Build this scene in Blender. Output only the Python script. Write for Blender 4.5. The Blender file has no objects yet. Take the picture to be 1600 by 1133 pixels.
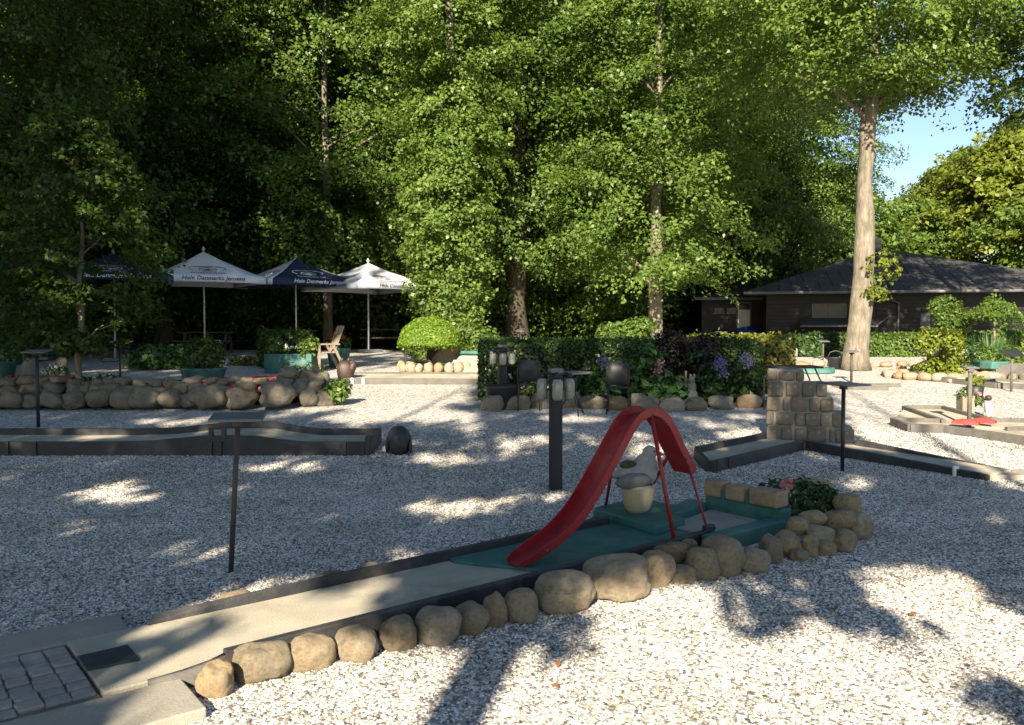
import bpy, math, random
import numpy as np
from mathutils import Vector, noise, Euler
R = math.radians
rnd = random.Random(7)
rng = np.random.default_rng(11)
scn = bpy.context.scene
C = scn.collection
# ------------------------------------------------------------------ camera
F_PX, CAM_H, HOR = 1280.0, 1.6, 515.0            # focal length in photo pixels, eye height, horizon row
PITCH = math.atan((566.5 - HOR) / F_PX)
cam = bpy.data.cameras.new('camera'); camo = bpy.data.objects.new('camera', cam); C.objects.link(camo)
cam.sensor_width = 36; cam.lens = 36 * F_PX / 1600; cam.clip_end = 600; cam.clip_start = .05
camo.location = (0, 0, CAM_H); camo.rotation_euler = (math.pi / 2 - PITCH, 0, 0)
scn.camera = camo
# ------------------------------------------------------------------ light
SUN_EL, SUN_XY = R(28), Vector((.2, 1.0)).normalized()
LIGHT = Vector((SUN_XY.x * math.cos(SUN_EL), SUN_XY.y * math.cos(SUN_EL), -math.sin(SUN_EL)))
world = bpy.data.worlds.new('World'); scn.world = world; world.use_nodes = True
wn = world.node_tree; wn.nodes.clear()
sky = wn.nodes.new('ShaderNodeTexSky'); sky.sky_type = 'NISHITA'; sky.sun_disc = False
sky.sun_elevation = SUN_EL; sky.sun_rotation = math.atan2(-SUN_XY.x, -SUN_XY.y)
sky.air_density = 1.0; sky.dust_density = .35; sky.ozone_density = 1.6
bg = wn.nodes.new('ShaderNodeBackground'); bg.inputs[1].default_value = .055
wo = wn.nodes.new('ShaderNodeOutputWorld')
wn.links.new(sky.outputs[0], bg.inputs[0]); wn.links.new(bg.outputs[0], wo.inputs[0])
sun = bpy.data.lights.new('sun', 'SUN'); sun.energy = 5.0; sun.angle = R(.55); sun.color = (1, .87, .68)
suno = bpy.data.objects.new('sun', sun); C.objects.link(suno); suno.location = (-10, -40, 30)
suno.rotation_euler = LIGHT.to_track_quat('-Z', 'Y').to_euler()
vs = scn.view_settings
vs.view_transform = 'Standard'; vs.look = 'None'; vs.gamma = 1; vs.use_curve_mapping = False; vs.exposure = 1.8

# ------------------------------------------------------------------ ground relief and pixel helpers
def T(x, y):
    if y < 9: return 0.0
    if y < 11: return .045 * (y - 9) ** 2 / 4
    return min(.045 * (y - 10), .9 + .004 * (y - 30))
_c, _s = math.cos(PITCH), math.sin(PITCH)
def ray(px, py):
    u, v = (px - 800) / F_PX, (566.5 - py) / F_PX
    return u, _c + v * _s, -_s + v * _c
def Gp(px, py, z):                       # photo pixel -> point on the level plane z
    d = ray(px, py); k = (z - CAM_H) / d[2]
    return Vector((d[0] * k, d[1] * k, z))
def G(px, py, dz=0):                     # photo pixel -> point on the ground
    d = ray(px, py); y = 1.0
    while y < 120:
        if CAM_H + d[2] / d[1] * y <= T(0, y) + dz: break
        y += .01
    return Vector((d[0] / d[1] * y, y, T(0, y) + dz))
def P(px, py, Y):                        # photo pixel at distance Y
    d = ray(px, py); return Vector((d[0] / d[1] * Y, Y, CAM_H + d[2] / d[1] * Y))
def X(px, Y): return (px - 800) / F_PX * Y
def proj(x, y, z):
    z -= CAM_H
    f = y * _c - z * _s; v = y * _s + z * _c
    return 800 + F_PX * x / f, 566.5 - F_PX * v / f

# ------------------------------------------------------------------ materials
def nt(name):
    m = bpy.data.materials.new(name); m.use_nodes = True
    t = m.node_tree; t.nodes.clear()
    out = t.nodes.new('ShaderNodeOutputMaterial')
    return m, t, out
def N(t, kind, **kw):
    n = t.nodes.new('ShaderNode' + kind)
    for k, v in kw.items(): setattr(n, k, v)
    return n
def ramp(t, src, stops):
    r = N(t, 'ValToRGB'); e = r.color_ramp.elements
    while len(e) < len(stops): e.new(.5)
    for el, (p, c) in zip(e, stops): el.position = p; el.color = (*c, 1)
    t.links.new(src, r.inputs[0]); return r.outputs[0]
def mixc(t, fac, a, b, mode='MIX'):
    m = N(t, 'Mix', data_type='RGBA', blend_type=mode)
    for v, i in ((fac, 0), (a, 6), (b, 7)):
        if isinstance(v, (int, float)): m.inputs[i].default_value = v
        elif isinstance(v, tuple): m.inputs[i].default_value = (*v, 1)
        else: t.links.new(v, m.inputs[i])
    return m.outputs[2]
def noi(t, scale, detail=4, rough=.55, co='Object', stretch=None):
    tc = N(t, 'TexCoord'); n = N(t, 'TexNoise'); n.inputs['Scale'].default_value = scale
    n.inputs['Detail'].default_value = detail; n.inputs['Roughness'].default_value = rough
    v = tc.outputs[co]
    if stretch:
        mp = N(t, 'Mapping'); mp.inputs['Scale'].default_value = stretch
        t.links.new(v, mp.inputs[0]); v = mp.outputs[0]
    t.links.new(v, n.inputs['Vector']); return n.outputs['Fac']
def surf(name, c1, c2, scale=6, rough=.7, bump=.2, fine=60, dirt=None, stretch=None, spec=.4):
    m, t, out = nt(name)
    col = ramp(t, noi(t, scale, 5, .6, stretch=stretch), [(.3, c1), (.7, c2)])
    f = noi(t, fine, 3, stretch=stretch)
    col = mixc(t, .35, col, ramp(t, f, [(.25, (.35, .35, .35)), (.75, (1, 1, 1))]), 'MULTIPLY')
    if dirt: col = mixc(t, ramp(t, noi(t, scale * .45, 6, .65), [(.5, (0, 0, 0)), (.68, (1, 1, 1))]), col, dirt)
    p = N(t, 'BsdfPrincipled'); p.inputs['Roughness'].default_value = rough
    p.inputs['Specular IOR Level'].default_value = spec
    t.links.new(col, p.inputs['Base Color'])
    if bump:
        b = N(t, 'Bump'); b.inputs['Strength'].default_value = bump; b.inputs['Distance'].default_value = .02
        t.links.new(f, b.inputs['Height']); t.links.new(b.outputs[0], p.inputs['Normal'])
    t.links.new(p.outputs[0], out.inputs[0]); return m
def leafmat(name, stops, trans=(.16, .26, .03), tf=.3, rough=.45):
    m, t, out = nt(name)
    g = N(t, 'NewGeometry')
    big = noi(t, .6, 2, .5)
    a = N(t, 'Math', operation='MULTIPLY_ADD'); t.links.new(big, a.inputs[0]); a.inputs[1].default_value = .9
    s = N(t, 'Math', operation='MULTIPLY'); t.links.new(g.outputs['Random Per Island'], s.inputs[0]); s.inputs[1].default_value = .55
    t.links.new(s.outputs[0], a.inputs[2])
    b = N(t, 'Math', operation='SUBTRACT'); t.links.new(a.outputs[0], b.inputs[0]); b.inputs[1].default_value = .22
    oi = N(t, 'ObjectInfo')
    c = N(t, 'Math', operation='MULTIPLY_ADD'); t.links.new(oi.outputs['Random'], c.inputs[0]); c.inputs[1].default_value = .24
    t.links.new(b.outputs[0], c.inputs[2]); 
    c2 = N(t, 'Math', operation='SUBTRACT'); t.links.new(c.outputs[0], c2.inputs[0]); c2.inputs[1].default_value = .12
    col = ramp(t, c2.outputs[0], stops)
    p = N(t, 'BsdfPrincipled'); p.inputs['Roughness'].default_value = rough; p.inputs['Specular IOR Level'].default_value = .35
    t.links.new(col, p.inputs['Base Color'])
    tr = N(t, 'BsdfTranslucent'); tr.inputs[0].default_value = (*trans, 1)
    mx = N(t, 'MixShader'); mx.inputs[0].default_value = tf
    t.links.new(p.outputs[0], mx.inputs[1]); t.links.new(tr.outputs[0], mx.inputs[2])
    t.links.new(mx.outputs[0], out.inputs[0]); return m
def rockmat(name, stops, moss=.0):
    m, t, out = nt(name)
    oi = N(t, 'ObjectInfo')
    base = ramp(t, oi.outputs['Random'], stops)
    fr = N(t, 'Math', operation='MULTIPLY'); t.links.new(oi.outputs['Random'], fr.inputs[0]); fr.inputs[1].default_value = 7.31
    fr2 = N(t, 'Math', operation='FRACT'); t.links.new(fr.outputs[0], fr2.inputs[0])
    base = mixc(t, ramp(t, noi(t, 1.6, 5, .65), [(.42, (0, 0, 0)), (.6, (.8, .8, .8))]), base, ramp(t, fr2.outputs[0], stops))
    n1 = noi(t, 7, 6, .65); n2 = noi(t, 70, 4, .7); n3 = noi(t, 2.2, 3)
    col = mixc(t, .8, base, ramp(t, n1, [(.25, (.45, .42, .38)), (.5, (.95, .92, .88)), (.78, (1.25, 1.12, .95))]), 'MULTIPLY')
    col = mixc(t, .6, col, ramp(t, n2, [(.3, (.45, .45, .45)), (.5, (1, 1, 1)), (.7, (1.2, 1.2, 1.2))]), 'MULTIPLY')
    vor = N(t, 'TexVoronoi'); vor.inputs['Scale'].default_value = 9; tcv = N(t, 'TexCoord'); t.links.new(tcv.outputs['Object'], vor.inputs['Vector'])
    col = mixc(t, ramp(t, vor.outputs['Distance'], [(.06, (.55, .55, .55)), (.2, (0, 0, 0))]), col, mixc(t, n1, (.1, .09, .07), (.55, .53, .42)))
    if moss:
        col = mixc(t, ramp(t, n3, [(.5, (0, 0, 0)), (.75, (moss,) * 3)]), col, (.08, .085, .035))
    p = N(t, 'BsdfPrincipled'); p.inputs['Roughness'].default_value = .8; p.inputs['Specular IOR Level'].default_value = .25
    t.links.new(col, p.inputs['Base Color'])
    b = N(t, 'Bump'); b.inputs['Strength'].default_value = .8; b.inputs['Distance'].default_value = .016
    ad = N(t, 'Math', operation='ADD'); t.links.new(n1, ad.inputs[0]); t.links.new(n2, ad.inputs[1])
    t.links.new(ad.outputs[0], b.inputs['Height']); t.links.new(b.outputs[0], p.inputs['Normal'])
    t.links.new(p.outputs[0], out.inputs[0]); return m
def gravel_mat():
    m, t, out = nt('gravel_sheet')
    tc = N(t, 'TexCoord')
    cols = []; hs = []
    for sc in (48, 31):
        v = N(t, 'TexVoronoi'); v.inputs['Scale'].default_value = sc
        t.links.new(tc.outputs['Object'], v.inputs['Vector'])
        sp = N(t, 'SeparateColor'); t.links.new(v.outputs['Color'], sp.inputs[0])
        cols.append(ramp(t, sp.outputs[0], [(0, (.05, .05, .055)), (.16, (.16, .155, .15)), (.36, (.42, .41, .39)), (.52, (.4, .33, .25)), (.62, (.62, .61, .59)), (.97, (.8, .79, .77))]))
        hs.append(v.outputs['Distance'])
    col = mixc(t, .5, cols[0], cols[1])
    col = mixc(t, .55, col, ramp(t, hs[0], [(.0, (1, 1, 1)), (.45, (.95, .95, .95)), (.75, (.35, .34, .33))]), 'MULTIPLY')
    col = mixc(t, .5, col, ramp(t, noi(t, .7, 6, .7), [(.3, (.72, .68, .62)), (.65, (1, 1, 1))]), 'MULTIPLY')
    p = N(t, 'BsdfPrincipled'); p.inputs['Roughness'].default_value = .85; p.inputs['Specular IOR Level'].default_value = .2
    t.links.new(col, p.inputs['Base Color'])
    b = N(t, 'Bump'); b.inputs['Strength'].default_value = .8; b.inputs['Distance'].default_value = .012; b.invert = True
    t.links.new(hs[0], b.inputs['Height']); t.links.new(b.outputs[0], p.inputs['Normal'])
    t.links.new(p.outputs[0], out.inputs[0]); return m
def pebble_mat():
    m, t, out = nt('pebble_stone')
    oi = N(t, 'ObjectInfo')
    col = ramp(t, oi.outputs['Random'], [(0, (.06, .058, .056)), (.16, (.17, .165, .155)), (.34, (.33, .315, .29)), (.46, (.34, .27, .19)), (.52, (.44, .41, .36)), (.7, (.56, .54, .5)), (1, (.74, .72, .68))])
    nz = N(t, 'TexNoise'); nz.inputs['Scale'].default_value = 1.1; nz.inputs['Detail'].default_value = 5; nz.inputs['Roughness'].default_value = .7; t.links.new(oi.outputs['Location'], nz.inputs['Vector'])
    col = mixc(t, .75, col, ramp(t, nz.outputs['Fac'], [(.32, (.6, .55, .48)), (.55, (1, 1, 1)), (.75, (1.1, 1.1, 1.1))]), 'MULTIPLY')
    p = N(t, 'BsdfPrincipled'); p.inputs['Roughness'].default_value = .75; p.inputs['Specular IOR Level'].default_value = .3
    t.links.new(col, p.inputs['Base Color']); t.links.new(p.outputs[0], out.inputs[0]); return m

M = {}
M['gravel'] = gravel_mat(); M['pebble'] = pebble_mat()
M['soil'] = surf('soil', (.02, .015, .01), (.06, .045, .028), 3, .95, .6, 30)
M['forest'] = surf('forest_floor', (.018, .016, .009), (.05, .042, .022), 1.2, .95, .6, 12)
M['grass'] = surf('lawn_grass', (.1, .16, .02), (.2, .26, .05), 2, .9, .5, 50)
M['concrete'] = surf('lane_concrete', (.33, .3, .23), (.5, .45, .35), 2.4, .85, .25, 90, dirt=(.22, .19, .14))
M['slab'] = surf('slab_concrete', (.27, .25, .21), (.36, .33, .27), 4, .85, .2, 90, dirt=(.2, .18, .14))
M['sett'] = surf('sett_stone', (.24, .22, .2), (.4, .36, .31), 9, .8, .4, 60)
M['joint'] = surf('joint_sand', (.14, .125, .1), (.22, .2, .165), 14, .95, .4, 80)
M['kerb'] = surf('tarred_kerb', (.018, .019, .023), (.045, .046, .05), 4, .55, .25, 60, dirt=(.075, .07, .062))
M['kerbr'] = surf('weathered_kerb', (.07, .066, .06), (.14, .13, .115), 4, .75, .25, 60)
M['mat'] = surf('rubber_plate', (.025, .027, .03), (.045, .046, .05), 8, .6, .1, 80)
M['green'] = surf('green_paint', (.022, .105, .095), (.055, .165, .145), 5, .65, .2, 50, dirt=(.1, .16, .135))
M['red'] = surf('red_paint', (.19, .007, .01), (.29, .014, .016), 4, .5, .12, 60, dirt=(.27, .05, .045))
M['redlane'] = surf('faded_red_paint', (.28, .03, .03), (.4, .07, .06), 4, .6, .1, 50)
M['sandst'] = rockmat('sandstone_block', [(0, (.28, .22, .15)), (.5, (.34, .25, .16)), (1, (.24, .2, .15))])
M['pyr'] = rockmat('granite_block', [(0, (.15, .135, .11)), (.3, (.22, .175, .135)), (.55, (.17, .16, .14)), (.8, (.25, .21, .16)), (1, (.13, .125, .11))])
M['mortar'] = surf('mortar', (.22, .21, .17), (.31, .29, .24), 10, .9, .3, 80)
M['rock'] = rockmat('field_stone', [(0, (.22, .2, .16)), (.17, (.4, .3, .17)), (.34, (.29, .27, .23)), (.5, (.43, .32, .19)), (.67, (.36, .33, .26)), (.84, (.29, .21, .13)), (1, (.4, .35, .25))], .5)
M['rockd'] = rockmat('wall_stone', [(0, (.18, .165, .13)), (.25, (.29, .235, .16)), (.5, (.2, .195, .175)), (.75, (.27, .24, .19)), (1, (.16, .15, .13))], .55)
M['rockr'] = rockmat('warm_stone', [(0, (.3, .22, .14)), (.3, (.36, .23, .13)), (.6, (.34, .29, .22)), (1, (.4, .36, .3))], 0)
M['darkst'] = surf('dark_stone', (.012, .012, .015), (.03, .03, .036), 6, .45, .15, 50)
M['browst'] = surf('brown_glazed_stone', (.03, .018, .015), (.07, .042, .034), 5, .5, .2, 40)
M['paleston'] = surf('pale_cast_stone', (.34, .33, .3), (.5, .48, .44), 7, .8, .3, 60, dirt=(.2, .2, .16))
M['gull'] = surf('grey_white_stone', (.24, .25, .26), (.42, .42, .41), 9, .8, .3, 60, dirt=(.2, .21, .2))
M['greyst'] = surf('grey_cast_stone', (.14, .14, .12), (.24, .23, .2), 7, .85, .3, 60, dirt=(.1, .11, .08))
M['pot'] = surf('pale_clay_pot', (.36, .31, .2), (.48, .41, .27), 4, .8, .2, 60, dirt=(.26, .23, .15))
M['moss'] = surf('moss', (.03, .05, .01), (.09, .12, .02), 16, .95, .8, 60)
M['black'] = surf('black_metal', (.014, .015, .018), (.028, .03, .034), 6, .5, .08, 50)
M['blackwood'] = surf('black_stained_wood', (.014, .014, .016), (.035, .034, .036), 3, .65, .3, 40, stretch=(4, 4, .4))
M['rust'] = surf('rusty_pole', (.03, .026, .026), (.075, .055, .045), 5, .6, .15, 50)
M['board'] = surf('grey_board', (.1, .11, .12), (.16, .17, .18), 4, .45, .05, 50)
M['wood'] = surf('weathered_wood', (.19, .15, .11), (.3, .25, .19), 3, .8, .4, 30, stretch=(5, 5, .6))
M['dwood'] = surf('dark_table_wood', (.03, .024, .018), (.06, .048, .036), 3, .75, .3, 30)
M['white'] = surf('white_paint', (.66, .66, .64), (.78, .78, .76), 3, .55, .05, 40)
M['alu'] = surf('pale_pole', (.5, .5, .49), (.62, .62, .6), 3, .4, .03, 40)
M['canvasw'] = surf('white_canvas', (.68, .72, .8), (.77, .8, .85), 2, .8, .1, 90)
M['canvasg'] = surf('pale_grey_canvas', (.3, .36, .44), (.46, .5, .56), 1.2, .8, .1, 90)
M['canvasb'] = surf('navy_canvas', (.01, .022, .07), (.018, .038, .1), 2, .7, .1, 90)
M['inknavy'] = surf('navy_print', (.015, .03, .1), (.025, .05, .14), 8, .7, 0)
M['inkred'] = surf('red_print', (.45, .02, .03), (.55, .04, .05), 8, .7, 0)
M['inkwhite'] = surf('white_print', (.7, .72, .75), (.8, .8, .8), 8, .7, 0)
M['glass'] = surf('frosted_glass_jar', (.2, .21, .18), (.32, .32, .28), 12, .25, .05, 60, spec=.6)
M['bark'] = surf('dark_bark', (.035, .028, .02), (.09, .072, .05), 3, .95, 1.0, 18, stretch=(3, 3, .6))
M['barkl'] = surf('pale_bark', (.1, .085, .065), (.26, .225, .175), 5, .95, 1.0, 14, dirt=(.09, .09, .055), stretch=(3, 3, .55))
M['siding'] = surf('dark_siding', (.008, .0078, .0076), (.019, .018, .017), 3, .6, .1, 30)
M['felt'] = surf('roof_felt', (.035, .035, .037), (.062, .061, .06), 1.5, .95, .3, 60)
M['trim'] = surf('grey_trim', (.1, .1, .1), (.16, .16, .155), 4, .6, .05, 40)
M['wglass'] = surf('dark_window_glass', (.012, .013, .013), (.02, .022, .02), 2, .25, 0, spec=.3)
M['tarp'] = surf('blue_tarp', (.01, .025, .14), (.02, .05, .24), 6, .5, .5, 20)
M['farwhite'] = surf('far_white_wall', (.6, .6, .58), (.7, .7, .68), 2, .8, .05)
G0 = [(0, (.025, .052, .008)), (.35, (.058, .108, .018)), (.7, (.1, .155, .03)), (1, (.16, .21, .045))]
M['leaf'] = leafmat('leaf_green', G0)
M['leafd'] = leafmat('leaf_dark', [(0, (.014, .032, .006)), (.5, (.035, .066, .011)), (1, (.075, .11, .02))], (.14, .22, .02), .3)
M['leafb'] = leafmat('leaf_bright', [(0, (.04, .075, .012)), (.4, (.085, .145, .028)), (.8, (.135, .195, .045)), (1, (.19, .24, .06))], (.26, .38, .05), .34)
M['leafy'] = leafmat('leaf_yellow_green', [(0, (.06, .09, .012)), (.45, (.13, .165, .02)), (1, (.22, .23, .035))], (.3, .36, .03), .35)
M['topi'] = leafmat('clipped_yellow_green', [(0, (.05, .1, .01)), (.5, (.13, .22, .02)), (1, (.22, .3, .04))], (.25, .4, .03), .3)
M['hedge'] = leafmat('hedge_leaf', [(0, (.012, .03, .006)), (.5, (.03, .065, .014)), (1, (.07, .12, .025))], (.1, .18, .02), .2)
M['hedgey'] = leafmat('hedge_leaf_sun_tinted', [(0, (.04, .07, .01)), (.5, (.11, .13, .02)), (.85, (.2, .17, .03)), (1, (.26, .13, .03))], (.2, .22, .03), .25)  # sunlight's yellow put into the leaf colour; reddish tips are its own
M['purple'] = leafmat('dark_purple_leaf', [(0, (.008, .006, .008)), (.5, (.018, .014, .014)), (1, (.038, .024, .024))], (.06, .015, .02), .2)
M['hosta'] = leafmat('broad_leaf', [(0, (.02, .055, .015)), (.5, (.055, .12, .035)), (1, (.14, .21, .09))], (.12, .24, .05), .25)
M['fl_blue'] = leafmat('lilac_petal', [(0, (.12, .11, .2)), (1, (.27, .24, .38))], (.3, .25, .5), .3)
M['fl_pink'] = leafmat('pink_petal', [(0, (.45, .14, .16)), (1, (.7, .38, .38))], (.5, .2, .2), .3)
M['fl_white'] = leafmat('white_petal', [(0, (.55, .53, .45)), (1, (.75, .74, .68))], (.5, .5, .4), .2)
M['fl_red'] = leafmat('red_petal', [(0, (.3, .015, .02)), (1, (.5, .04, .04))], (.4, .03, .03), .2)
M['dry'] = leafmat('dry_leaf', [(0, (.16, .06, .015)), (1, (.36, .18, .05))], (.2, .1, .02), .2)
M['core'] = surf('hedge_core_dark', (.006, .007, .004), (.014, .014, .009), 6, .95, .3)  # near-black filler for the added solid core inside hedges

# ------------------------------------------------------------------ mesh builder
class MB:
    def __init__(s): s.v = []; s.f = []
    def add(s, v, f):
        o = len(s.v); s.v += [tuple(p) for p in v]; s.f += [tuple(i + o for i in q) for q in f]; return s
    def box(s, c, d, rz=0, tilt=None):
        x, y, z = d[0] / 2, d[1] / 2, d[2] / 2
        e = Euler(tilt if tilt else (0, 0, rz)); c = Vector(c)
        v = [Vector(p) for p in ((-x, -y, -z), (x, -y, -z), (x, y, -z), (-x, y, -z), (-x, -y, z), (x, -y, z), (x, y, z), (-x, y, z))]
        for p in v: p.rotate(e)
        return s.add([p + c for p in v], [(0, 3, 2, 1), (4, 5, 6, 7), (0, 1, 5, 4), (1, 2, 6, 5), (2, 3, 7, 6), (3, 0, 4, 7)])
    def bar(s, a, b, w, h):              # square bar from a to b
        a, b = Vector(a), Vector(b); d = (b - a); q = d.to_track_quat('X', 'Z')
        v = []
        for L in (0, d.length):
            for y, z in ((-w / 2, -h / 2), (w / 2, -h / 2), (w / 2, h / 2), (-w / 2, h / 2)):
                v.append(a + q @ Vector((L, y, z)))
        return s.add(v, [(0, 3, 2, 1), (4, 5, 6, 7), (0, 1, 5, 4), (1, 2, 6, 5), (2, 3, 7, 6), (3, 0, 4, 7)])
    def prism(s, poly, z0, z1):
        n = len(poly); zz = lambda z, i: z[i] if isinstance(z, (list, tuple)) else z
        v = [(p[0], p[1], zz(z0, i)) for i, p in enumerate(poly)] + [(p[0], p[1], zz(z1, i)) for i, p in enumerate(poly)]
        f = [tuple(range(n))[::-1], tuple(range(n, 2 * n))] + [(i, (i + 1) % n, n + (i + 1) % n, n + i) for i in range(n)]
        return s.add(v, f)
    def tube(s, path, rad, seg=8, cap=True):
        path = [Vector(p) for p in path]; n = len(path)
        if isinstance(rad, (int, float)): rad = [rad] * n
        v = []
        for i, p in enumerate(path):
            d = (path[min(i + 1, n - 1)] - path[max(i - 1, 0)]).normalized()
            up = Vector((0, 0, 1)) if abs(d.z) < .9 else Vector((0, 1, 0))
            a = d.cross(up).normalized(); b = d.cross(a)
            for k in range(seg):
                t = 2 * math.pi * k / seg; v.append(p + (a * math.cos(t) + b * math.sin(t)) * rad[i])
        f = [(i * seg + k, i * seg + (k + 1) % seg, (i + 1) * seg + (k + 1) % seg, (i + 1) * seg + k) for i in range(n - 1) for k in range(seg)]
        if cap: f += [tuple(range(seg))[::-1], tuple(range((n - 1) * seg, n * seg))]
        return s.add(v, f)
    def lathe(s, prof, c=(0, 0, 0), seg=16, sx=1, sy=1):
        v = [(c[0] + r * math.cos(2 * math.pi * k / seg) * sx, c[1] + r * math.sin(2 * math.pi * k / seg) * sy, c[2] + z) for r, z in prof for k in range(seg)]
        n = len(prof)
        f = [(i * seg + k, i * seg + (k + 1) % seg, (i + 1) * seg + (k + 1) % seg, (i + 1) * seg + k) for i in range(n - 1) for k in range(seg)]
        f += [tuple(range(seg))[::-1], tuple(range((n - 1) * seg, n * seg))]
        return s.add(v, f)
    def mesh(s, name, m, smooth=False):
        me = bpy.data.meshes.new(name); me.from_pydata(s.v, [], s.f); me.materials.append(m)
        if smooth: me.shade_smooth()
        me.update(); return me
    def build(s, name, m, par=None, smooth=False, bevel=0, loc=None, rz=0):
        return link(name, s.mesh(name, m, smooth), par, loc, rz, bevel)
def link(name, me, par=None, loc=None, rz=0, bevel=0):
    o = bpy.data.objects.new(name, me); C.objects.link(o)
    if par: o.parent = par
    if loc is not None: o.location = loc
    if rz: o.rotation_euler = (0, 0, rz)
    if bevel:
        b = o.modifiers.new('bevel', 'BEVEL'); b.width = bevel; b.segments = 2; b.limit_method = 'ANGLE'
    return o
def tag(o, label=None, cat=None, group=None, kind=None):
    for k, v in (('label', label), ('category', cat), ('group', group), ('kind', kind)):
        if v: o[k] = v
    return o
def thing(name, label, cat, loc=(0, 0, 0), rz=0, group=None):
    o = bpy.data.objects.new(name, None); C.objects.link(o); o.empty_display_size = .1
    o.location = loc; o.rotation_euler = (0, 0, rz); return tag(o, label, cat, group)
def copy_tree(o, loc, rz, label, parent=None):
    c = o.copy(); C.objects.link(c)
    if parent: c.parent = parent
    else:
        c.location = loc; c.rotation_euler = (0, 0, rz); c['label'] = label
    for ch in list(o.children): copy_tree(ch, None, 0, None, c)
    return c
# leaves: N quads, each folded along its midrib
def leafdata(Pn, Nn, L, W, r=rng):
    n = len(Pn); Nn = Nn / np.maximum(np.linalg.norm(Nn, axis=1, keepdims=True), 1e-6)
    q = r.normal(size=(n, 3)); t = np.cross(Nn, q); t /= np.maximum(np.linalg.norm(t, axis=1, keepdims=True), 1e-6)
    b = np.cross(Nn, t)
    L = (L * r.uniform(.5, 1.4, n))[:, None]; W = W / np.mean(L) * L if np.isscalar(W) else W
    fold = Nn * W * .25
    v = np.empty((n, 4, 3)); v[:, 0] = Pn - t * L / 2; v[:, 1] = Pn + b * W / 2 + fold - t * L * .08
    v[:, 2] = Pn + t * L / 2 - Nn * L * .08; v[:, 3] = Pn - b * W / 2 + fold - t * L * .08
    return v.reshape(-1, 3)
def leafmesh(name, v, m):
    n = len(v) // 4; me = bpy.data.meshes.new(name)
    me.vertices.add(n * 4); me.vertices.foreach_set('co', v.astype(np.float32).ravel())
    me.loops.add(n * 4); me.loops.foreach_set('vertex_index', np.arange(n * 4, dtype=np.int32))
    me.polygons.add(n); me.polygons.foreach_set('loop_start', np.arange(0, n * 4, 4, dtype=np.int32))
    me.materials.append(m); me.update(calc_edges=True); return me
def sprays(cs, dirs, a, b, h, per, L, W, droop=.35, up=1.0, r=rng):
    """cs: centres, dirs: outward unit vectors; every spray a drooping flat fan of leaves"""
    n = len(cs); cs = np.repeat(np.asarray(cs, float), per, 0); d = np.repeat(np.asarray(dirs, float), per, 0)
    a = np.repeat(np.broadcast_to(a, (n,)), per); b = np.repeat(np.broadcast_to(b, (n,)), per)
    side = np.stack([-d[:, 1], d[:, 0], np.zeros(len(d))], 1)
    rr = np.sqrt(r.uniform(0, 1, n * per)); th = r.uniform(0, 2 * math.pi, n * per)
    u, w = rr * np.cos(th), rr * np.sin(th)
    roll = np.repeat(r.normal(0, .38, n), per); pit = np.repeat(r.normal(0, .3, n), per)
    p = cs + d * (u * a)[:, None] + side * (w * b)[:, None]
    p[:, 2] += w * b * roll + u * a * pit
    p[:, 2] += r.normal(0, h, n * per) - droop * a * (np.maximum(u + .4, 0) ** 2 * .6 + .25 * w * w)
    nrm = r.normal(0, .55, (n * per, 3)); nrm[:, 2] += up; nrm += d * .6
    return leafdata(p, nrm, L, W, r)
def crown_pts(H, z0, prof, n, r, inner=.45):
    z = z0 + (H - z0) * r.uniform(0, 1, n); az = r.uniform(0, 2 * math.pi, n)
    f = (z - z0) / (H - z0)
    rad = np.interp(f, [p[0] for p in prof], [p[1] for p in prof]) * (1 + .28 * np.sin(az * 3 + f * 9 + r.uniform(0, 6)) * np.sin(az * 2 - f * 5))
    k = 1 - (1 - inner) * r.uniform(0, 1, n) ** 1.8
    d = np.stack([np.cos(az), np.sin(az), np.zeros(n)], 1)
    c = d * (rad * k)[:, None]; c[:, 2] = z
    return c, d
PROF = {'oval': [(0, 1.5), (.12, 3.2), (.4, 4.1), (.7, 3.4), (.92, 1.6), (1, .4)],
        'col': [(0, .7), (.1, 1.0), (.3, 1.3), (.5, 2.0), (.65, 3.0), (.85, 2.6), (1, .6)],
        'tier': [(0, 2.4), (.1, 3.7), (.3, 4.2), (.6, 4.3), (.85, 3.3), (1, 1.2)],
        'broad': [(0, 2.6), (.12, 4.6), (.4, 5.3), (.7, 4.4), (1, 1.0)]}
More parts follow.
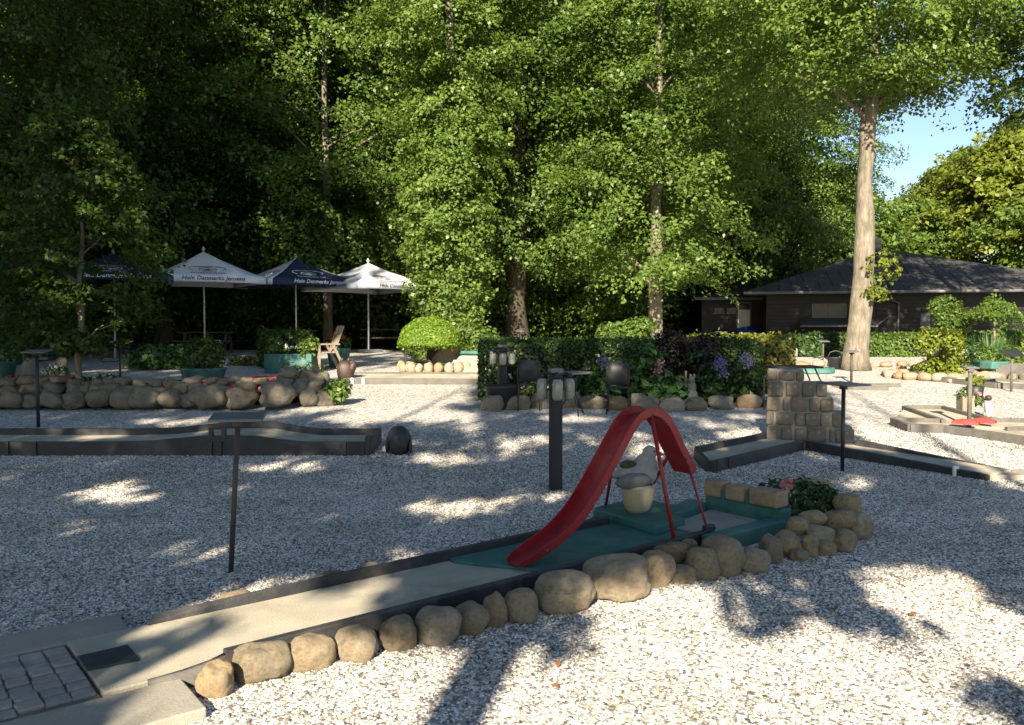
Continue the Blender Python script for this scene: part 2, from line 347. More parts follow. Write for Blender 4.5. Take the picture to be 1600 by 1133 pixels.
def trunk_mb(H, r0, z_branch, cs, seed, lean=(0, 0), nb=14, flare=1.35, seg=10):
    r = random.Random(seed); m = MB()
    n = 22; path = []; rad = []; wob = [(r.uniform(-.06, .06), r.uniform(-.06, .06)) for _ in range(9)]
    for i in range(n):
        f = i / (n - 1); j = min(7, int(f * 8)); g_ = f * 8 - j; path.append((lean[0] * f + (wob[j][0] * (1 - g_) + wob[j + 1][0] * g_) * min(1, i), lean[1] * f + (wob[j][1] * (1 - g_) + wob[j + 1][1] * g_) * min(1, i), f * H * .86))
        rad.append(r0 * (1 - .85 * f ** 1.1))
    path.insert(1, (lean[0] * .015, 0, H * .016)); rad.insert(1, r0 * (1 + (flare - 1) * .35)); rad[0] = r0 * flare
    m.tube(path, rad, seg)
    m.v = [tuple(Vector(q) + Vector((noise.noise(Vector(q) * 1.3 + Vector((seed, 0, 0))), noise.noise(Vector(q) * 1.3 + Vector((0, seed, 0))), 0)) * r0 * .3 + Vector((noise.noise(Vector(q) * 4.5), noise.noise(Vector(q) * 4.5 + Vector((9, 0, 0))), 0)) * r0 * .12) for q in m.v]
    idx = list(range(len(cs))); r.shuffle(idx)
    for i in idx[:nb]:
        c = cs[i]; zb = max(z_branch, c[2] - .35 * math.hypot(c[0], c[1]) - .3)
        if zb > H * .8: continue
        f = zb / (H * .86); a = Vector((lean[0] * f, lean[1] * f, zb)); b = Vector(c)
        mid = a.lerp(b, .5) + Vector((0, 0, .12 * (b - a).length))
        rr = max(.02, r0 * (1 - .8 * f) * .38)
        m.tube([a, mid, b], [rr, rr * .65, rr * .22], 5, False)
    return m
CROWN = {}
def crown(key, H, z0, prof, n, per, L, W, mat, seed, a=(.6, 1.1), h=.09, droop=.35, up=1.0, sc=1.0, lean=(0, 0), inner=.45):
    r = np.random.default_rng(seed)
    c, d = crown_pts(H, z0, [(p, q * sc) for p, q in prof], n, r, inner)
    f = c[:, 2] / H; c[:, 0] += lean[0] * f; c[:, 1] += lean[1] * f
    aa = r.uniform(a[0], a[1], n)
    v = sprays(c, d, aa, aa * .85, h, per, L, W, droop, up, r)
    CROWN[key] = (leafmesh('crown', v, M[mat]), c, H, z0); return CROWN[key]
def tree(label, x, y, key, r0=.2, bark='bark', name='tree', group=None, rz=0, lean=(0, 0), zb=None, z=None, flare=1.35, cat='tree', s=1, tmesh=None, nb=14):
    me, cs, H, z0 = CROWN[key]
    t = thing(name, label, cat, (x, y, T(x, y) if z is None else z), rz, group); t.scale = (s, s, s)
    link('trunk', tmesh, t) if tmesh else trunk_mb(H, r0, zb if zb else z0 * .9, cs, len(label) * 7 + int(abs(x) * 10), lean, nb, flare).build('trunk', M[bark], t, True)
    link('crown', me, t)
    return t
def shrub_leaves(c, rad, n, L, W, r=rng, shell=.55, up=.5, cut=None):
    """leaves through an ellipsoid, thicker towards its skin"""
    q = r.normal(size=(n, 3)); q /= np.linalg.norm(q, axis=1, keepdims=True)
    k = (shell + (1 - shell) * r.uniform(0, 1, n) ** .5)
    lump = 1 + .13 * np.sin(q[:, 0] * 7 + c[0] * 5) * np.sin(q[:, 1] * 6 + q[:, 2] * 8 + c[1])
    p = np.array(c) + q * (k * lump)[:, None] * np.array(rad)
    nn = q + r.normal(0, .5, (n, 3)); nn[:, 2] += up
    if cut is not None:
        ok = p[:, 2] > cut; p, nn = p[ok], nn[ok]
    return leafdata(p, nn, L, W, r)
def icos(sub=2):
    import bmesh
    b = bmesh.new(); bmesh.ops.create_icosphere(b, subdivisions=sub, radius=1); v = [p.co.copy() for p in b.verts]; f = [tuple(x.index for x in q.verts) for q in b.faces]; b.free(); return v, f
ICO = {k: icos(k) for k in (1, 2, 3, 4)}
def rockmesh(seed, sub=2, amp=.2, flat=.0, mat='rock', sq=.0):
    v, f = ICO[sub]; o = Vector((seed * 3.1, seed * 1.7, seed * .9)); vv = []
    for p in v:
        q = p.copy()
        if sq:                                   # squarer, like split field stones
            mx = max(abs(q.x), abs(q.y), abs(q.z)); q = q.lerp(q / mx * .82, sq)
        q *= 1 + amp * noise.noise(p * 1.1 + o) * 1.6 + amp * .45 * noise.noise(p * 2.6 + o)
        if sub > 3: q *= 1 + .03 * noise.noise(p * 7 + o) + .014 * noise.noise(p * 17 + o)
        if flat: q.z = max(q.z, -flat)
        vv.append(q)
    m = MB(); m.add(vv, f); return m.mesh('rock', M[mat], True)
def text(body, size, mat, par, mtx, shear=.0, name='lettering'):
    cu = bpy.data.curves.new('t', 'FONT'); cu.body = body; cu.size = size; cu.shear = shear; cu.align_x = 'CENTER'; cu.resolution_u = 2; cu.offset = size * .012
    o = bpy.data.objects.new('t', cu); C.objects.link(o)
    dg = bpy.context.evaluated_depsgraph_get(); me = bpy.data.meshes.new_from_object(o.evaluated_get(dg))
    bpy.data.objects.remove(o); me.materials.clear(); me.materials.append(M[mat])
    for v in me.vertices: v.co = mtx(v.co.x, v.co.y)
    return link(name, me, par)

# ================================================================== THE SETTING
def sheet(name, x0, x1, y0, y1, step, m, dz=0, f=T):
    nx, ny = int((x1 - x0) / step) + 1, int((y1 - y0) / step) + 1
    mb = MB(); v = []
    for j in range(ny):
        for i in range(nx):
            x, y = x0 + (x1 - x0) * i / (nx - 1), y0 + (y1 - y0) * j / (ny - 1); v.append((x, y, f(x, y) + dz))
    mb.add(v, [(j * nx + i, j * nx + i + 1, (j + 1) * nx + i + 1, (j + 1) * nx + i) for j in range(ny - 1) for i in range(nx - 1)])
    return tag(mb.build(name, m, None, True), kind='structure')
sheet('forest_floor', -180, 180, -60, 320, 4, M['forest'], -.06)
sheet('gravel_ground', -14, 26, -16, 29.4, .6, M['gravel'])
sheet('lawn', 7.2, 19, 38, 64, 1.5, M['grass'], .0, lambda x, y: T(x, y) + max(0, (y - 42)) * .045)
# loose pebbles over the nearest gravel, one scattered object
def pebbles():
    mb = MB(); ys = [2.5, 4, 6, 8, 10, 12.5]
    v = [(sx * (.66 * y + .5), y, T(0, y)) for y in ys for sx in (-1, 1)]
    mb.add(v, [(2 * i, 2 * i + 1, 2 * i + 3, 2 * i + 2) for i in range(len(ys) - 1)])
    o = mb.build('gravel', M['pebble']); tag(o, 'loose pale pebbles covering the course floor around the nearest lane', 'gravel', kind='stuff')
    g = bpy.data.node_groups.new('scatter_pebbles', 'GeometryNodeTree')
    g.interface.new_socket('Geometry', in_out='INPUT', socket_type='NodeSocketGeometry')
    g.interface.new_socket('Geometry', in_out='OUTPUT', socket_type='NodeSocketGeometry')
    a = g.nodes.new('NodeGroupInput'); z = g.nodes.new('NodeGroupOutput')
    d = g.nodes.new('GeometryNodeDistributePointsOnFaces'); d.inputs['Density'].default_value = 2500
    ic = g.nodes.new('GeometryNodeMeshIcoSphere'); ic.inputs['Radius'].default_value = .0098; ic.inputs['Subdivisions'].default_value = 1
    sm = g.nodes.new('GeometryNodeSetMaterial'); sm.inputs['Material'].default_value = M['pebble']
    ip = g.nodes.new('GeometryNodeInstanceOnPoints')
    rr = g.nodes.new('FunctionNodeRandomValue'); rr.data_type = 'FLOAT_VECTOR'; rr.inputs[0].default_value = (-.5, -.5, 0); rr.inputs[1].default_value = (.5, .5, 6.28)
    rs = g.nodes.new('FunctionNodeRandomValue'); rs.data_type = 'FLOAT_VECTOR'; rs.inputs[0].default_value = (.6, .5, .35); rs.inputs[1].default_value = (1.35, 1.1, .8); rs.inputs['Seed'].default_value = 5
    L = g.links.new
    L(a.outputs[0], d.inputs['Mesh']); L(d.outputs['Points'], ip.inputs['Points']); L(ic.outputs['Mesh'], sm.inputs[0]); L(sm.outputs[0], ip.inputs['Instance'])
    L(rr.outputs[0], ip.inputs['Rotation']); L(rs.outputs[0], ip.inputs['Scale']); L(ip.outputs[0], z.inputs[0])
    po = g.nodes.new('GeometryNodeInputPosition'); sx = g.nodes.new('ShaderNodeSeparateXYZ'); mr = g.nodes.new('ShaderNodeMapRange')
    for k, vv in ((1, 6.0), (2, 12.4), (3, 4300), (4, 250)): mr.inputs[k].default_value = vv
    L(po.outputs[0], sx.inputs[0]); L(sx.outputs[1], mr.inputs[0]); L(mr.outputs[0], d.inputs['Density'])
    md = o.modifiers.new('scatter', 'NODES'); md.node_group = g
pebbles()
BED_Z = .45                                            # raised planting bed on the left
def raised_bed():
    mb = MB()
    mb.prism([(-16, 14.75), (-9.2, 14.55), (-4.2, 15.0), (-3.75, 15.6), (-4.0, 17.5), (-4.5, 19.9), (-16, 19.9)], -.1, BED_Z)
    tag(mb.build('planting_bed_soil', M['soil']), kind='structure')
    mb = MB(); mb.prism([(-16, 17.0), (-4.6, 17.0), (-4.75, 19.8), (-16, 19.8)], BED_Z - .1, BED_Z + .006)
    tag(mb.build('upper_gravel_path', M['gravel']), kind='structure')
raised_bed()

# ------------------------------------------------------------------ house
def house():
    a = Vector((9.8, 33.4)); b = Vector((23.0, 30.4)); d = (b - a).normalized(); n = Vector((-d.y, d.x)); Ln = (b - a).length
    ang = math.atan2(d.y, d.x); z0 = T(0, 31) - .1
    h = thing('dark_house', 'long low dark timber house with a hipped felt roof behind the garden hedge', 'house', (a.x, a.y, z0), ang)
    D, EV = 10.0, 2.32
    MB().box((Ln / 2, D / 2 + .0, EV / 2), (Ln - 1.2, D - 1.2, EV)).build('wall', M['siding'], h)
    m = MB()
    for i in range(15): m.box((Ln / 2, .585, .08 + i * .152), (Ln - 1.14, .03, .138), tilt=(R(6), 0, 0))
    tag(m.build('siding_board', M['siding'], h), kind='stuff')
    e, t = EV, EV + 2.0; r0, r1 = (Ln * .40, D / 2), (Ln * .47, D / 2)
    m = MB(); q = [(-.35, -.35, e), (Ln + .35, -.35, e), (Ln + .35, D + .35, e), (-.35, D + .35, e), (r0[0], r0[1], t), (r1[0], r1[1], t)]
    m.add(q + [(x, y, z - .12) for x, y, z in q[:4]], [(0, 1, 5, 4), (1, 2, 5), (2, 3, 4, 5), (3, 0, 4), (0, 3, 9, 6)[::-1] if 0 else (0, 6, 7, 1), (1, 7, 8, 2), (2, 8, 9, 3), (3, 9, 6, 0), (6, 9, 8, 7)])
    roof = m.build('roof', M['felt'], h)
    for i in range(27):                                   # felt seams running up the front slope
        x = i * (Ln / 26); f = .99
        top = (r0[0] + (r1[0] - r0[0]) * i / 26, r0[1]); 
        p = Vector((x, -.34, e + .012)); s_ = .96
        if x < r0[0]: k = min(1, (x + .35) / (r0[0] + .35))
        elif x > r1[0]: k = min(1, (Ln + .35 - x) / (Ln + .35 - r1[0]))
        else: k = 1
        k *= s_
        MB().bar(p, (x, -.35 + (D / 2 + .35) * k, e + 2.0 * k + .012), .04, .014).build('roof_seam', M['felt'], roof)
    MB().tube([(-.4, -.42, e - .06), (Ln + .4, -.42, e - .06)], .06, 8).build('gutter', M['trim'], roof)
    MB().box((r0[0] + .1, D / 2, t + .18), (.55, .55, .75)).build('chimney', M['felt'], roof, bevel=.02)
    # window with frame and panes
    wx = 3.0
    w = MB().box((wx, .56, 1.55), (1.25, .04, .5)).build('window', M['wglass'], h)
    m = MB(); m.box((wx, .535, 1.82), (1.33, .07, .05)); m.box((wx, .535, 1.28), (1.33, .07, .05))
    for x in (-.64, 0, .64): m.box((wx + x, .53, 1.55), (.05, .08, .5))
    m.build('frame', M['trim'], w)
    # sloping canopy over the kiosk hatch, with its struts
    m = MB(); m.add([(1.9, .55, 1.28), (4.9, .55, 1.28), (4.6, -.75, .95), (1.75, -.75, .95)], [(0, 1, 2, 3)]); m.add([(1.9, .55, 1.23), (4.9, .55, 1.23), (4.6, -.75, .9), (1.75, -.75, .9)], [(3, 2, 1, 0)])
    m.bar((1.75, -.76, .925), (4.6, -.76, .925), .05, .07)
    aw = m.build('awning', M['felt'], h)
    MB().bar((1.75, -.79, .93), (4.6, -.79, .93), .03, .06).build('awning_lit_edge', M['trim'], aw)  # paler bar, its colour stands in for sunlight on the front edge
    MB().tube([(4.55, -.7, .95), (5.3, .52, 1.35)], .03, 6).build('strut', M['trim'], aw)
    MB().tube([(5.0, -.35, 2.2), (5.05, -.1, 2.05), (5.6, .48, 1.85), (5.6, .48, .1)], .035, 8).build('downpipe', M['trim'], h)
    d1 = MB().box((6.6, .56, 1.05), (.35, .05, .75)).build('door_panel', M['trim'], h)
    MB().box((11.9, .54, 1.05), (.09, .06, 2.1)).build('corner_board', M['trim'], h)
    # annex to the left
    az = T(0, 36) - .1
    x0, x1 = X(1096, 36.5), X(1215, 36.5)
    an = thing('low_annex', 'low dark annex with a pale door left of the hipped house', 'building', (x0, 36.5, az), R(-4))
    L2 = x1 - x0 + 1.2
    MB().box((L2 / 2, 2, 1.1), (L2, 4, 2.2)).build('wall', M['siding'], an)
    m = MB(); q = [(-.4, -.5, 2.2), (L2 + .3, -.5, 2.2), (L2 + .3, 4.4, 2.2), (-.4, 4.4, 2.2), (2.3, 2, 2.85), (L2 + .3, 2, 2.95)]
    m.add(q, [(0, 1, 5, 4), (1, 2, 5), (2, 3, 4, 5), (3, 0, 4), (3, 2, 1, 0)]); rf = m.build('roof', M['felt'], an)
    MB().box((1.3, -.5, 2.13), (3.4, .05, .12)).build('fascia', M['trim'], rf)
    px = X(1160, 36.5) - x0
    dr = MB().box((px, -.03, .98), (.56, .06, 1.35)).build('door', M['white'], an)
    m = MB(); 
    for s in (-.29, .29): m.box((px + s, -.045, 1.0), (.06, .09, 1.96))
    m.box((px, -.045, 1.96), (.64, .09, .06)); m.build('frame', M['trim'], dr)
    MB().box((px, -.02, 1.74), (.5, .04, .24)).build('fanlight', M['wglass'], dr)
    for s in (0, .55):
        ww = MB().box((.75 + s, -.02, 1.62), (.4, .05, .24)).build('window', M['wglass'], an)
        MB().box((.75 + s, -.03, 1.48), (.46, .07, .04)).build('sill', M['trim'], ww)
    ch = MB().box((X(1181, 38) - x0, 2.2, 2.95), (.42, .42, .7)).build('chimney', M['paleston'], an, bevel=.015)
    MB().lathe([(.13, 3.3), (.15, 3.5), (.11, 3.62), (.12, 3.7)], (X(1181, 38) - x0, 2.2, 0), 10).build('chimney_pot', M['pot'], ch)
    # blue tarpaulin heap by the door
    p = P(1168, 520, 35.3)
    me = rockmesh(41, 3, .35, .5, 'tarp'); o = link('tarpaulin', me, None, (p.x, p.y, T(0, 35) + .3)); o.scale = (.8, .5, .42)
    tag(o, 'crumpled blue tarpaulin heaped in front of the pale annex door', 'tarpaulin')
house()
# far white building glimpsed between the trunks
def far_bits():
    p = P(893, 462, 62); t = thing('white_building', 'pale far building glimpsed between tree trunks left of the slender lit trunk', 'building', (p.x, p.y, T(0, 62)))
    MB().box((0, 0, 1.6), (2.6, 3, 3.2)).build('wall', M['farwhite'], t)
    MB().prism([(-1.5, -1.7), (1.5, -1.7), (1.5, 1.7), (-1.5, 1.7)], 3.2, [3.35, 3.35, 3.6, 3.6]).build('roof', M['trim'], t)
    MB().box((.4, -1.52, 1.5), (.9, .05, 1)).build('window', M['wglass'], t)
far_bits()

# ================================================================== TREES
crown('beech', 22, 3.0, PROF['oval'], 460, 190, .14, .086, 'leaf', 21, (.6, 1.25), .17, .4, .6, 1.15)
crown('beech_b', 20, 2.4, PROF['tier'], 460, 190, .135, .084, 'leaf', 22, (.6, 1.2), .16, .42, .6, 1.05)
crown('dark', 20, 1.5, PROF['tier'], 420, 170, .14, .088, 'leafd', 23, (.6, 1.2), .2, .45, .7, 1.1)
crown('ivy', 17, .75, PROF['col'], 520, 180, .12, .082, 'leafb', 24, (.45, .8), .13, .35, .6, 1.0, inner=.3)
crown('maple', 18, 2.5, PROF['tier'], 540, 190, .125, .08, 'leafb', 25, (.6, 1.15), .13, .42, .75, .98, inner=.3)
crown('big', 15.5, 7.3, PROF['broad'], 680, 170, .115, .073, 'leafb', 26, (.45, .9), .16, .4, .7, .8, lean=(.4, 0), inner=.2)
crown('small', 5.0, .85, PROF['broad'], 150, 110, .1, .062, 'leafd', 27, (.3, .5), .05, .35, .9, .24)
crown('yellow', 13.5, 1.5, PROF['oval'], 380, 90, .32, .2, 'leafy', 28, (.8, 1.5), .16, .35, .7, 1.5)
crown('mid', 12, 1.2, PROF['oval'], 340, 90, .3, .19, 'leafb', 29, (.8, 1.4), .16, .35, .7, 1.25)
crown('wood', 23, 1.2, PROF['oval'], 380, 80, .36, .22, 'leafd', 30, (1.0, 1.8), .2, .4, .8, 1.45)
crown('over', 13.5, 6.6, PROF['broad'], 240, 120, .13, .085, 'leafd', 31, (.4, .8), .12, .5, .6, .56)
def tr(px, Y, key, label, r0=.2, bark='bark', **k):
    return tree(label, X(px, Y), Y, key, r0, bark, rz=rnd.uniform(0, 6.28), **k)
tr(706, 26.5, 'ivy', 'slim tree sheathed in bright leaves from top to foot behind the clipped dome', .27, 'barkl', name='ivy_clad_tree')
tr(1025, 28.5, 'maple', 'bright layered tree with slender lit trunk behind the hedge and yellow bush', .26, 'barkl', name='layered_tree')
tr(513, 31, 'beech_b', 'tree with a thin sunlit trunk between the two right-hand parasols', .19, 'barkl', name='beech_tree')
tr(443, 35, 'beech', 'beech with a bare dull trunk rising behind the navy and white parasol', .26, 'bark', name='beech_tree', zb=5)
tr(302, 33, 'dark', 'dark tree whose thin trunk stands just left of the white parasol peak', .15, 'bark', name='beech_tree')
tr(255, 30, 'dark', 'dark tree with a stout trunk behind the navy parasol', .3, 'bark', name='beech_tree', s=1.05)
tr(105, 27, 'dark', 'dark tree spreading above the leftmost pale parasol', .25, 'bark', name='beech_tree')
tr(-60, 21, 'dark', 'dark tree at the left edge with low sweeping boughs', .3, 'bark', name='beech_tree', s=.95)
tr(380, 40, 'beech', 'sunlit beech crown high above the white parasol', .3, 'bark', name='beech_tree', s=1.1)
tr(600, 37, 'beech_b', 'beech crown filling the gap between the thin lit trunk and the leaf-clad tree', .25, 'bark', name='beech_tree', s=1.1)
crown('under', 8.5, .7, PROF['tier'], 230, 130, .16, .1, 'leaf', 35, (.5, 1.0), .2, .4, .7, .62)
for px, Y, ss, lab in ((575, 33.5, 1.0, 'bushy young tree behind the rightmost parasol'), (470, 33.5, .9, 'bushy young tree between the navy-sided and the rightmost parasol'), (765, 33, .95, 'bushy young tree right of the leaf-clad tree'), (868, 36, .8, 'bushy young tree right of the thick dark trunk'), (950, 33.5, 1.0, 'bushy young tree left of the slender lit trunk'), (380, 34, 1.05, 'dim bushy young tree behind the white-fronted parasol'), (205, 31, 1.0, 'dim bushy young tree above the navy parasol'), (20, 26, .95, 'dim bushy young tree at the left edge behind the bed')): tr(px, Y, 'under', lab, .09, 'bark', name='young_tree', s=ss)
tr(807, 30.5, 'beech', 'tall beech with a thick dark trunk right of the leaf-clad tree', .42, 'bark', name='beech_tree', zb=6, s=1.0)
tr(905, 37, 'beech_b', 'beech standing between the thick dark trunk and the layered tree', .24, 'bark', name='beech_tree', s=1.1)
tr(1130, 38, 'beech', 'beech rising behind the white annex chimney', .3, 'bark', name='beech_tree')
tr(1225, 41, 'beech_b', 'beech behind the left half of the hipped house roof', .3, 'bark', name='beech_tree', s=.95)
tr(1285, 46, 'mid', 'mid green tree close behind the left slope of the hipped roof', .3, 'bark', name='broadleaf_tree', s=.8)
tr(1418, 54, 'mid', 'rounded green tree behind the roof chimney', .3, 'bark', name='broadleaf_tree', s=.76)
tr(1515, 58, 'yellow', 'tall yellow-green tree under the patch of blue sky', .35, 'bark', name='broadleaf_tree', s=.95)
tr(1590, 51, 'yellow', 'wide yellow-green tree at the right edge behind the house', .35, 'bark', name='broadleaf_tree', s=.95)
tr(1690, 46, 'mid', 'green tree beyond the right end of the house', .35, 'bark', name='broadleaf_tree', s=.9)
b = G(1338, 578)
bt = tree('big broad tree with a stout pale trunk standing in the sunlit gravel', b.x, b.y, 'big', .29, 'barkl', 'broad_tree', lean=(.5, .1), zb=6.6, rz=0, flare=1.35, nb=16)
# leafy shoots low on the big trunk
m = shrub_leaves((.5, -.35, 2.7), (.5, .3, .45), 160, .13, .09)
m2 = shrub_leaves((.35, -.35, 2.0), (.35, .25, .22), 90, .13, .09)

for mm in (m, m2): tag(link('shoot', leafmesh('shoot', mm, M['leafy']), bt), kind='stuff')
tree('dark leafy tree at the right edge whose boughs hang into the sky', X(1690, 21.5), 21.5, 'over', .3, 'bark', 'overhanging_tree', rz=1)
sm_ = Vector((X(122, 15.0), 15.0, BED_Z))
tree('small dark tree with a short pale crooked trunk on the stone-walled bed', sm_.x, sm_.y, 'small', .07, 'barkl', 'small_tree', z=BED_Z, lean=(.12, 0), zb=.8)
tmw = trunk_mb(23, .3, 4, CROWN['wood'][1], 5, nb=6, seg=7).mesh('trunk', M['bark'], True)
k = 0
for Y, xs in ((44, range(-60, 1200, 150)), (56, range(-20, 1220, 130)), (70, range(-60, 1240, 140))):
    for px in xs:
        px += rnd.uniform(-30, 30); y = Y + rnd.uniform(-3, 3)
        if 1030 < px < 1110 and Y < 66: continue
        s = rnd.uniform(.85, 1.15) * (1 if px < 1150 else .72)
        t = tree('tall dark tree deep in the wood, seen as foliage between the nearer trees', X(px, y), y, 'wood', name='wood_tree', group='trees deep in the wood', rz=rnd.uniform(0, 6.28), s=s, tmesh=tmw)
        k += 1
# low undergrowth on the wood's edge
def undergrowth():
    vs = []
    for i in range(130):
        px = rnd.uniform(-120, 1020); y = rnd.uniform(33, 43)
        if 820 < px < 960 and y < 36: continue
        vs.append(shrub_leaves((X(px, y), y, T(0, y) + .7), (rnd.uniform(.8, 1.6), .8, rnd.uniform(.7, 1.5)), 260, .2, .13, cut=T(0, y)))
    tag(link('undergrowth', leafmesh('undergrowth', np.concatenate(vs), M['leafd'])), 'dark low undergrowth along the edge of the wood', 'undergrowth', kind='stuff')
undergrowth()
def far_wood():
    n = 9000; x0, x1 = X(-900, 95), X(1350, 95); p = np.stack([rng.uniform(x0, x1, n), rng.uniform(88, 102, n), rng.uniform(.5, 1, n) * 0], 1)
    p[:, 2] = rng.uniform(0, 1, n) * (15 + 3 * np.sin(p[:, 0] * .21) + 2 * np.sin(p[:, 0] * .57))
    p[:, 0] = np.minimum(p[:, 0], X(1350, 95) - p[:, 2] * .25)
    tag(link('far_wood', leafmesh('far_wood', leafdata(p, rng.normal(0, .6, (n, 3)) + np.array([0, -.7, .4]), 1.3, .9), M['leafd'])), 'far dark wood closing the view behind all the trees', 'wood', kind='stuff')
far_wood()
# trees behind the viewpoint: their crowns throw the dappled shade over the course
def inside(p, poly):
    x, y = p; c = False; j = len(poly) - 1
    for i in range(len(poly)):
        (xi, yi), (xj, yj) = poly[i], poly[j]
        if (yi > y) != (yj > y) and x < (xj - xi) * (y - yi) / (yj - yi) + xi: c = not c
        j = i
    return c
SHADE = [(-400, 588), (525, 588), (535, 650), (600, 655), (700, 640), (750, 600), (1190, 600), (1215, 560), (1300, 600), (1318, 665), (1345, 690), (1470, 725), (1600, 780), (1760, 820), (1760, 985), (1600, 945), (1530, 885), (1400, 868), (1330, 875), (1310, 900),
         (1240, 890), (1110, 905), (1040, 870), (1010, 900), (900, 915), (850, 960), (760, 985), (690, 1000), (600, 935), (540, 905), (470, 880), (300, 930), (215, 985), (120, 1030), (150, 1080), (130, 1180), (-400, 1180)]
HOLES = [(160, 782, 70, 13), (96, 822, 60, 10), (192, 758, 50, 7), (256, 802, 26, 7), (252, 872, 44, 12), (328, 868, 40, 12), (384, 864, 30, 11), (436, 732, 66, 9), (376, 802, 26, 9), (710, 793, 80, 15), (840, 776, 60, 10), (700, 722, 60, 6), (560, 655, 70, 7), (680, 650, 60, 9), (640, 622, 90, 10),
         (1010, 715, 30, 9), (1000, 680, 24, 6), (1160, 680, 40, 6), (1120, 665, 30, 4), (1170, 650, 30, 4), (60, 645, 60, 6), (40, 622, 60, 6), (300, 606, 40, 4), (440, 622, 24, 6), (480, 640, 40, 5), (620, 920, 26, 9), (1070, 848, 30, 8), (1560, 820, 30, 9), (1340, 760, 30, 8), (30, 970, 60, 9), (840, 690, 34, 6), (960, 840, 26, 8), (270, 660, 60, 5), (900, 655, 50, 5), (170, 690, 40, 4)]
BLOBS = [(1200, 955, 40, 22), (1290, 935, 60, 16), (1260, 915, 60, 16), (1350, 965, 70, 12), (1420, 985, 60, 12), (1470, 1000, 26, 8), (1145, 915, 34, 12), (1160, 960, 26, 14), (880, 990, 40, 9), (1120, 900, 60, 14), (640, 990, 40, 20), (340, 1000, 26, 10), (270, 1020, 22, 8), (760, 905, 60, 12), (560, 915, 40, 10), (1598, 1110, 44, 40)]
def shaded(px, py):
    for x, y, a, b in BLOBS:
        if ((px - x) / (a * .72)) ** 2 + ((py - y) / (b * .72)) ** 2 < 1: return 2
    if not inside((px, py), SHADE): return False
    if py < 960:
        w = Vector(((px - 800) / max(20, py - 515) * 1.6, 2048 / max(20, py - 515), 0)); k = noise.noise(Vector((w.x * 1.5 + 3.7, w.y * 1.15, 2.2))) + .5 * noise.noise(Vector((w.x * 3.4, w.y * 2.6, 8.1)))
        lim = .31 if (520 < px < 900 and py < 720) else (.4 if px < 900 or py < 720 else .48)
        if k > lim: return False
    for x, y, a, b in HOLES:
        if ((px - x) / (a * 1.15)) ** 2 + ((py - y) / (b * 1.3)) ** 2 < 1: return False
    return True
def shade_trees():
    spots = {0: (-9.5, -6.5), 1: (-5.6, -5.6), 2: (-1.95, -5.2), 3: (2.2, -7.0)}
    pts = {k: [] for k in spots}
    r = random.Random(5); tries = 0
    while tries < 16500:
        tries += 1
        y = 3.0 + 16.5 * r.random() ** 1.25; x = r.uniform(-.72 * y - 1, min(.72 * y + 1, 6.5))
        q = proj(x, y, T(x, y))
        sh = shaded(*q)
        if not sh or (sh == 2 and r.random() < .45): continue
        if y > 10 and r.random() < .35: continue
        D = r.uniform(2.6, 8.5)
        kk = (y + D) / LIGHT.y; p = Vector((x, y, T(x, y))) - LIGHT * kk
        if p.z < 3.6: continue
        s = min(spots, key=lambda a: abs(spots[a][0] - p.x)); pts[s].append((p.x - spots[s][0], p.y - spots[s][1], p.z))
    lab = ['leafy tree behind the viewpoint, leftmost of those shading the course', 'leafy tree behind the viewpoint, shading the gravel left of the slide', 'leafy tree behind the viewpoint whose trunk shadow crosses the near gravel', 'leafy tree behind the viewpoint, shading the stepped stone stack']
    rr = np.random.default_rng(3)
    for s, (x, y) in spots.items():
        c = np.array(pts[s]); 
        v = []
        n = len(c); per = 12
        cc = np.repeat(c, per, 0) + rr.normal(0, .085, (n * per, 3))
        nn = rr.normal(0, .6, (n * per, 3)) - np.array(LIGHT) * .8
        H = float(c[:, 2].max()) + 1
        CROWN['shade%d' % s] = (leafmesh('crown', leafdata(cc, nn, .15, .1, rr), M['leaf']), c, H, 4)
        tree(lab[s], x, y, 'shade%d' % s, .2 if s == 2 else .15, 'bark', 'shade_tree', nb=10, zb=6.0, flare=1.1)
    crown('tall', 27, 6, PROF['oval'], 190, 60, .5, .32, 'leafd', 33, (1.2, 2.0), .3, .4, .8, 1.35)
    for i, (x, y, s) in enumerate(((-15, -4, 1), (-20, -9, 1.1), (-24, 1, 1.0), (-29, -6, 1.1))):
        tree(['tall beech behind the viewpoint, nearest of the left row', 'tall beech behind the viewpoint, second of the left row', 'tall beech beside the left edge of the course', 'tall beech farthest left behind the viewpoint'][i], x, y, 'tall', .35, 'bark', 'shade_tree', rz=i * 1.3, s=s)
shade_trees()

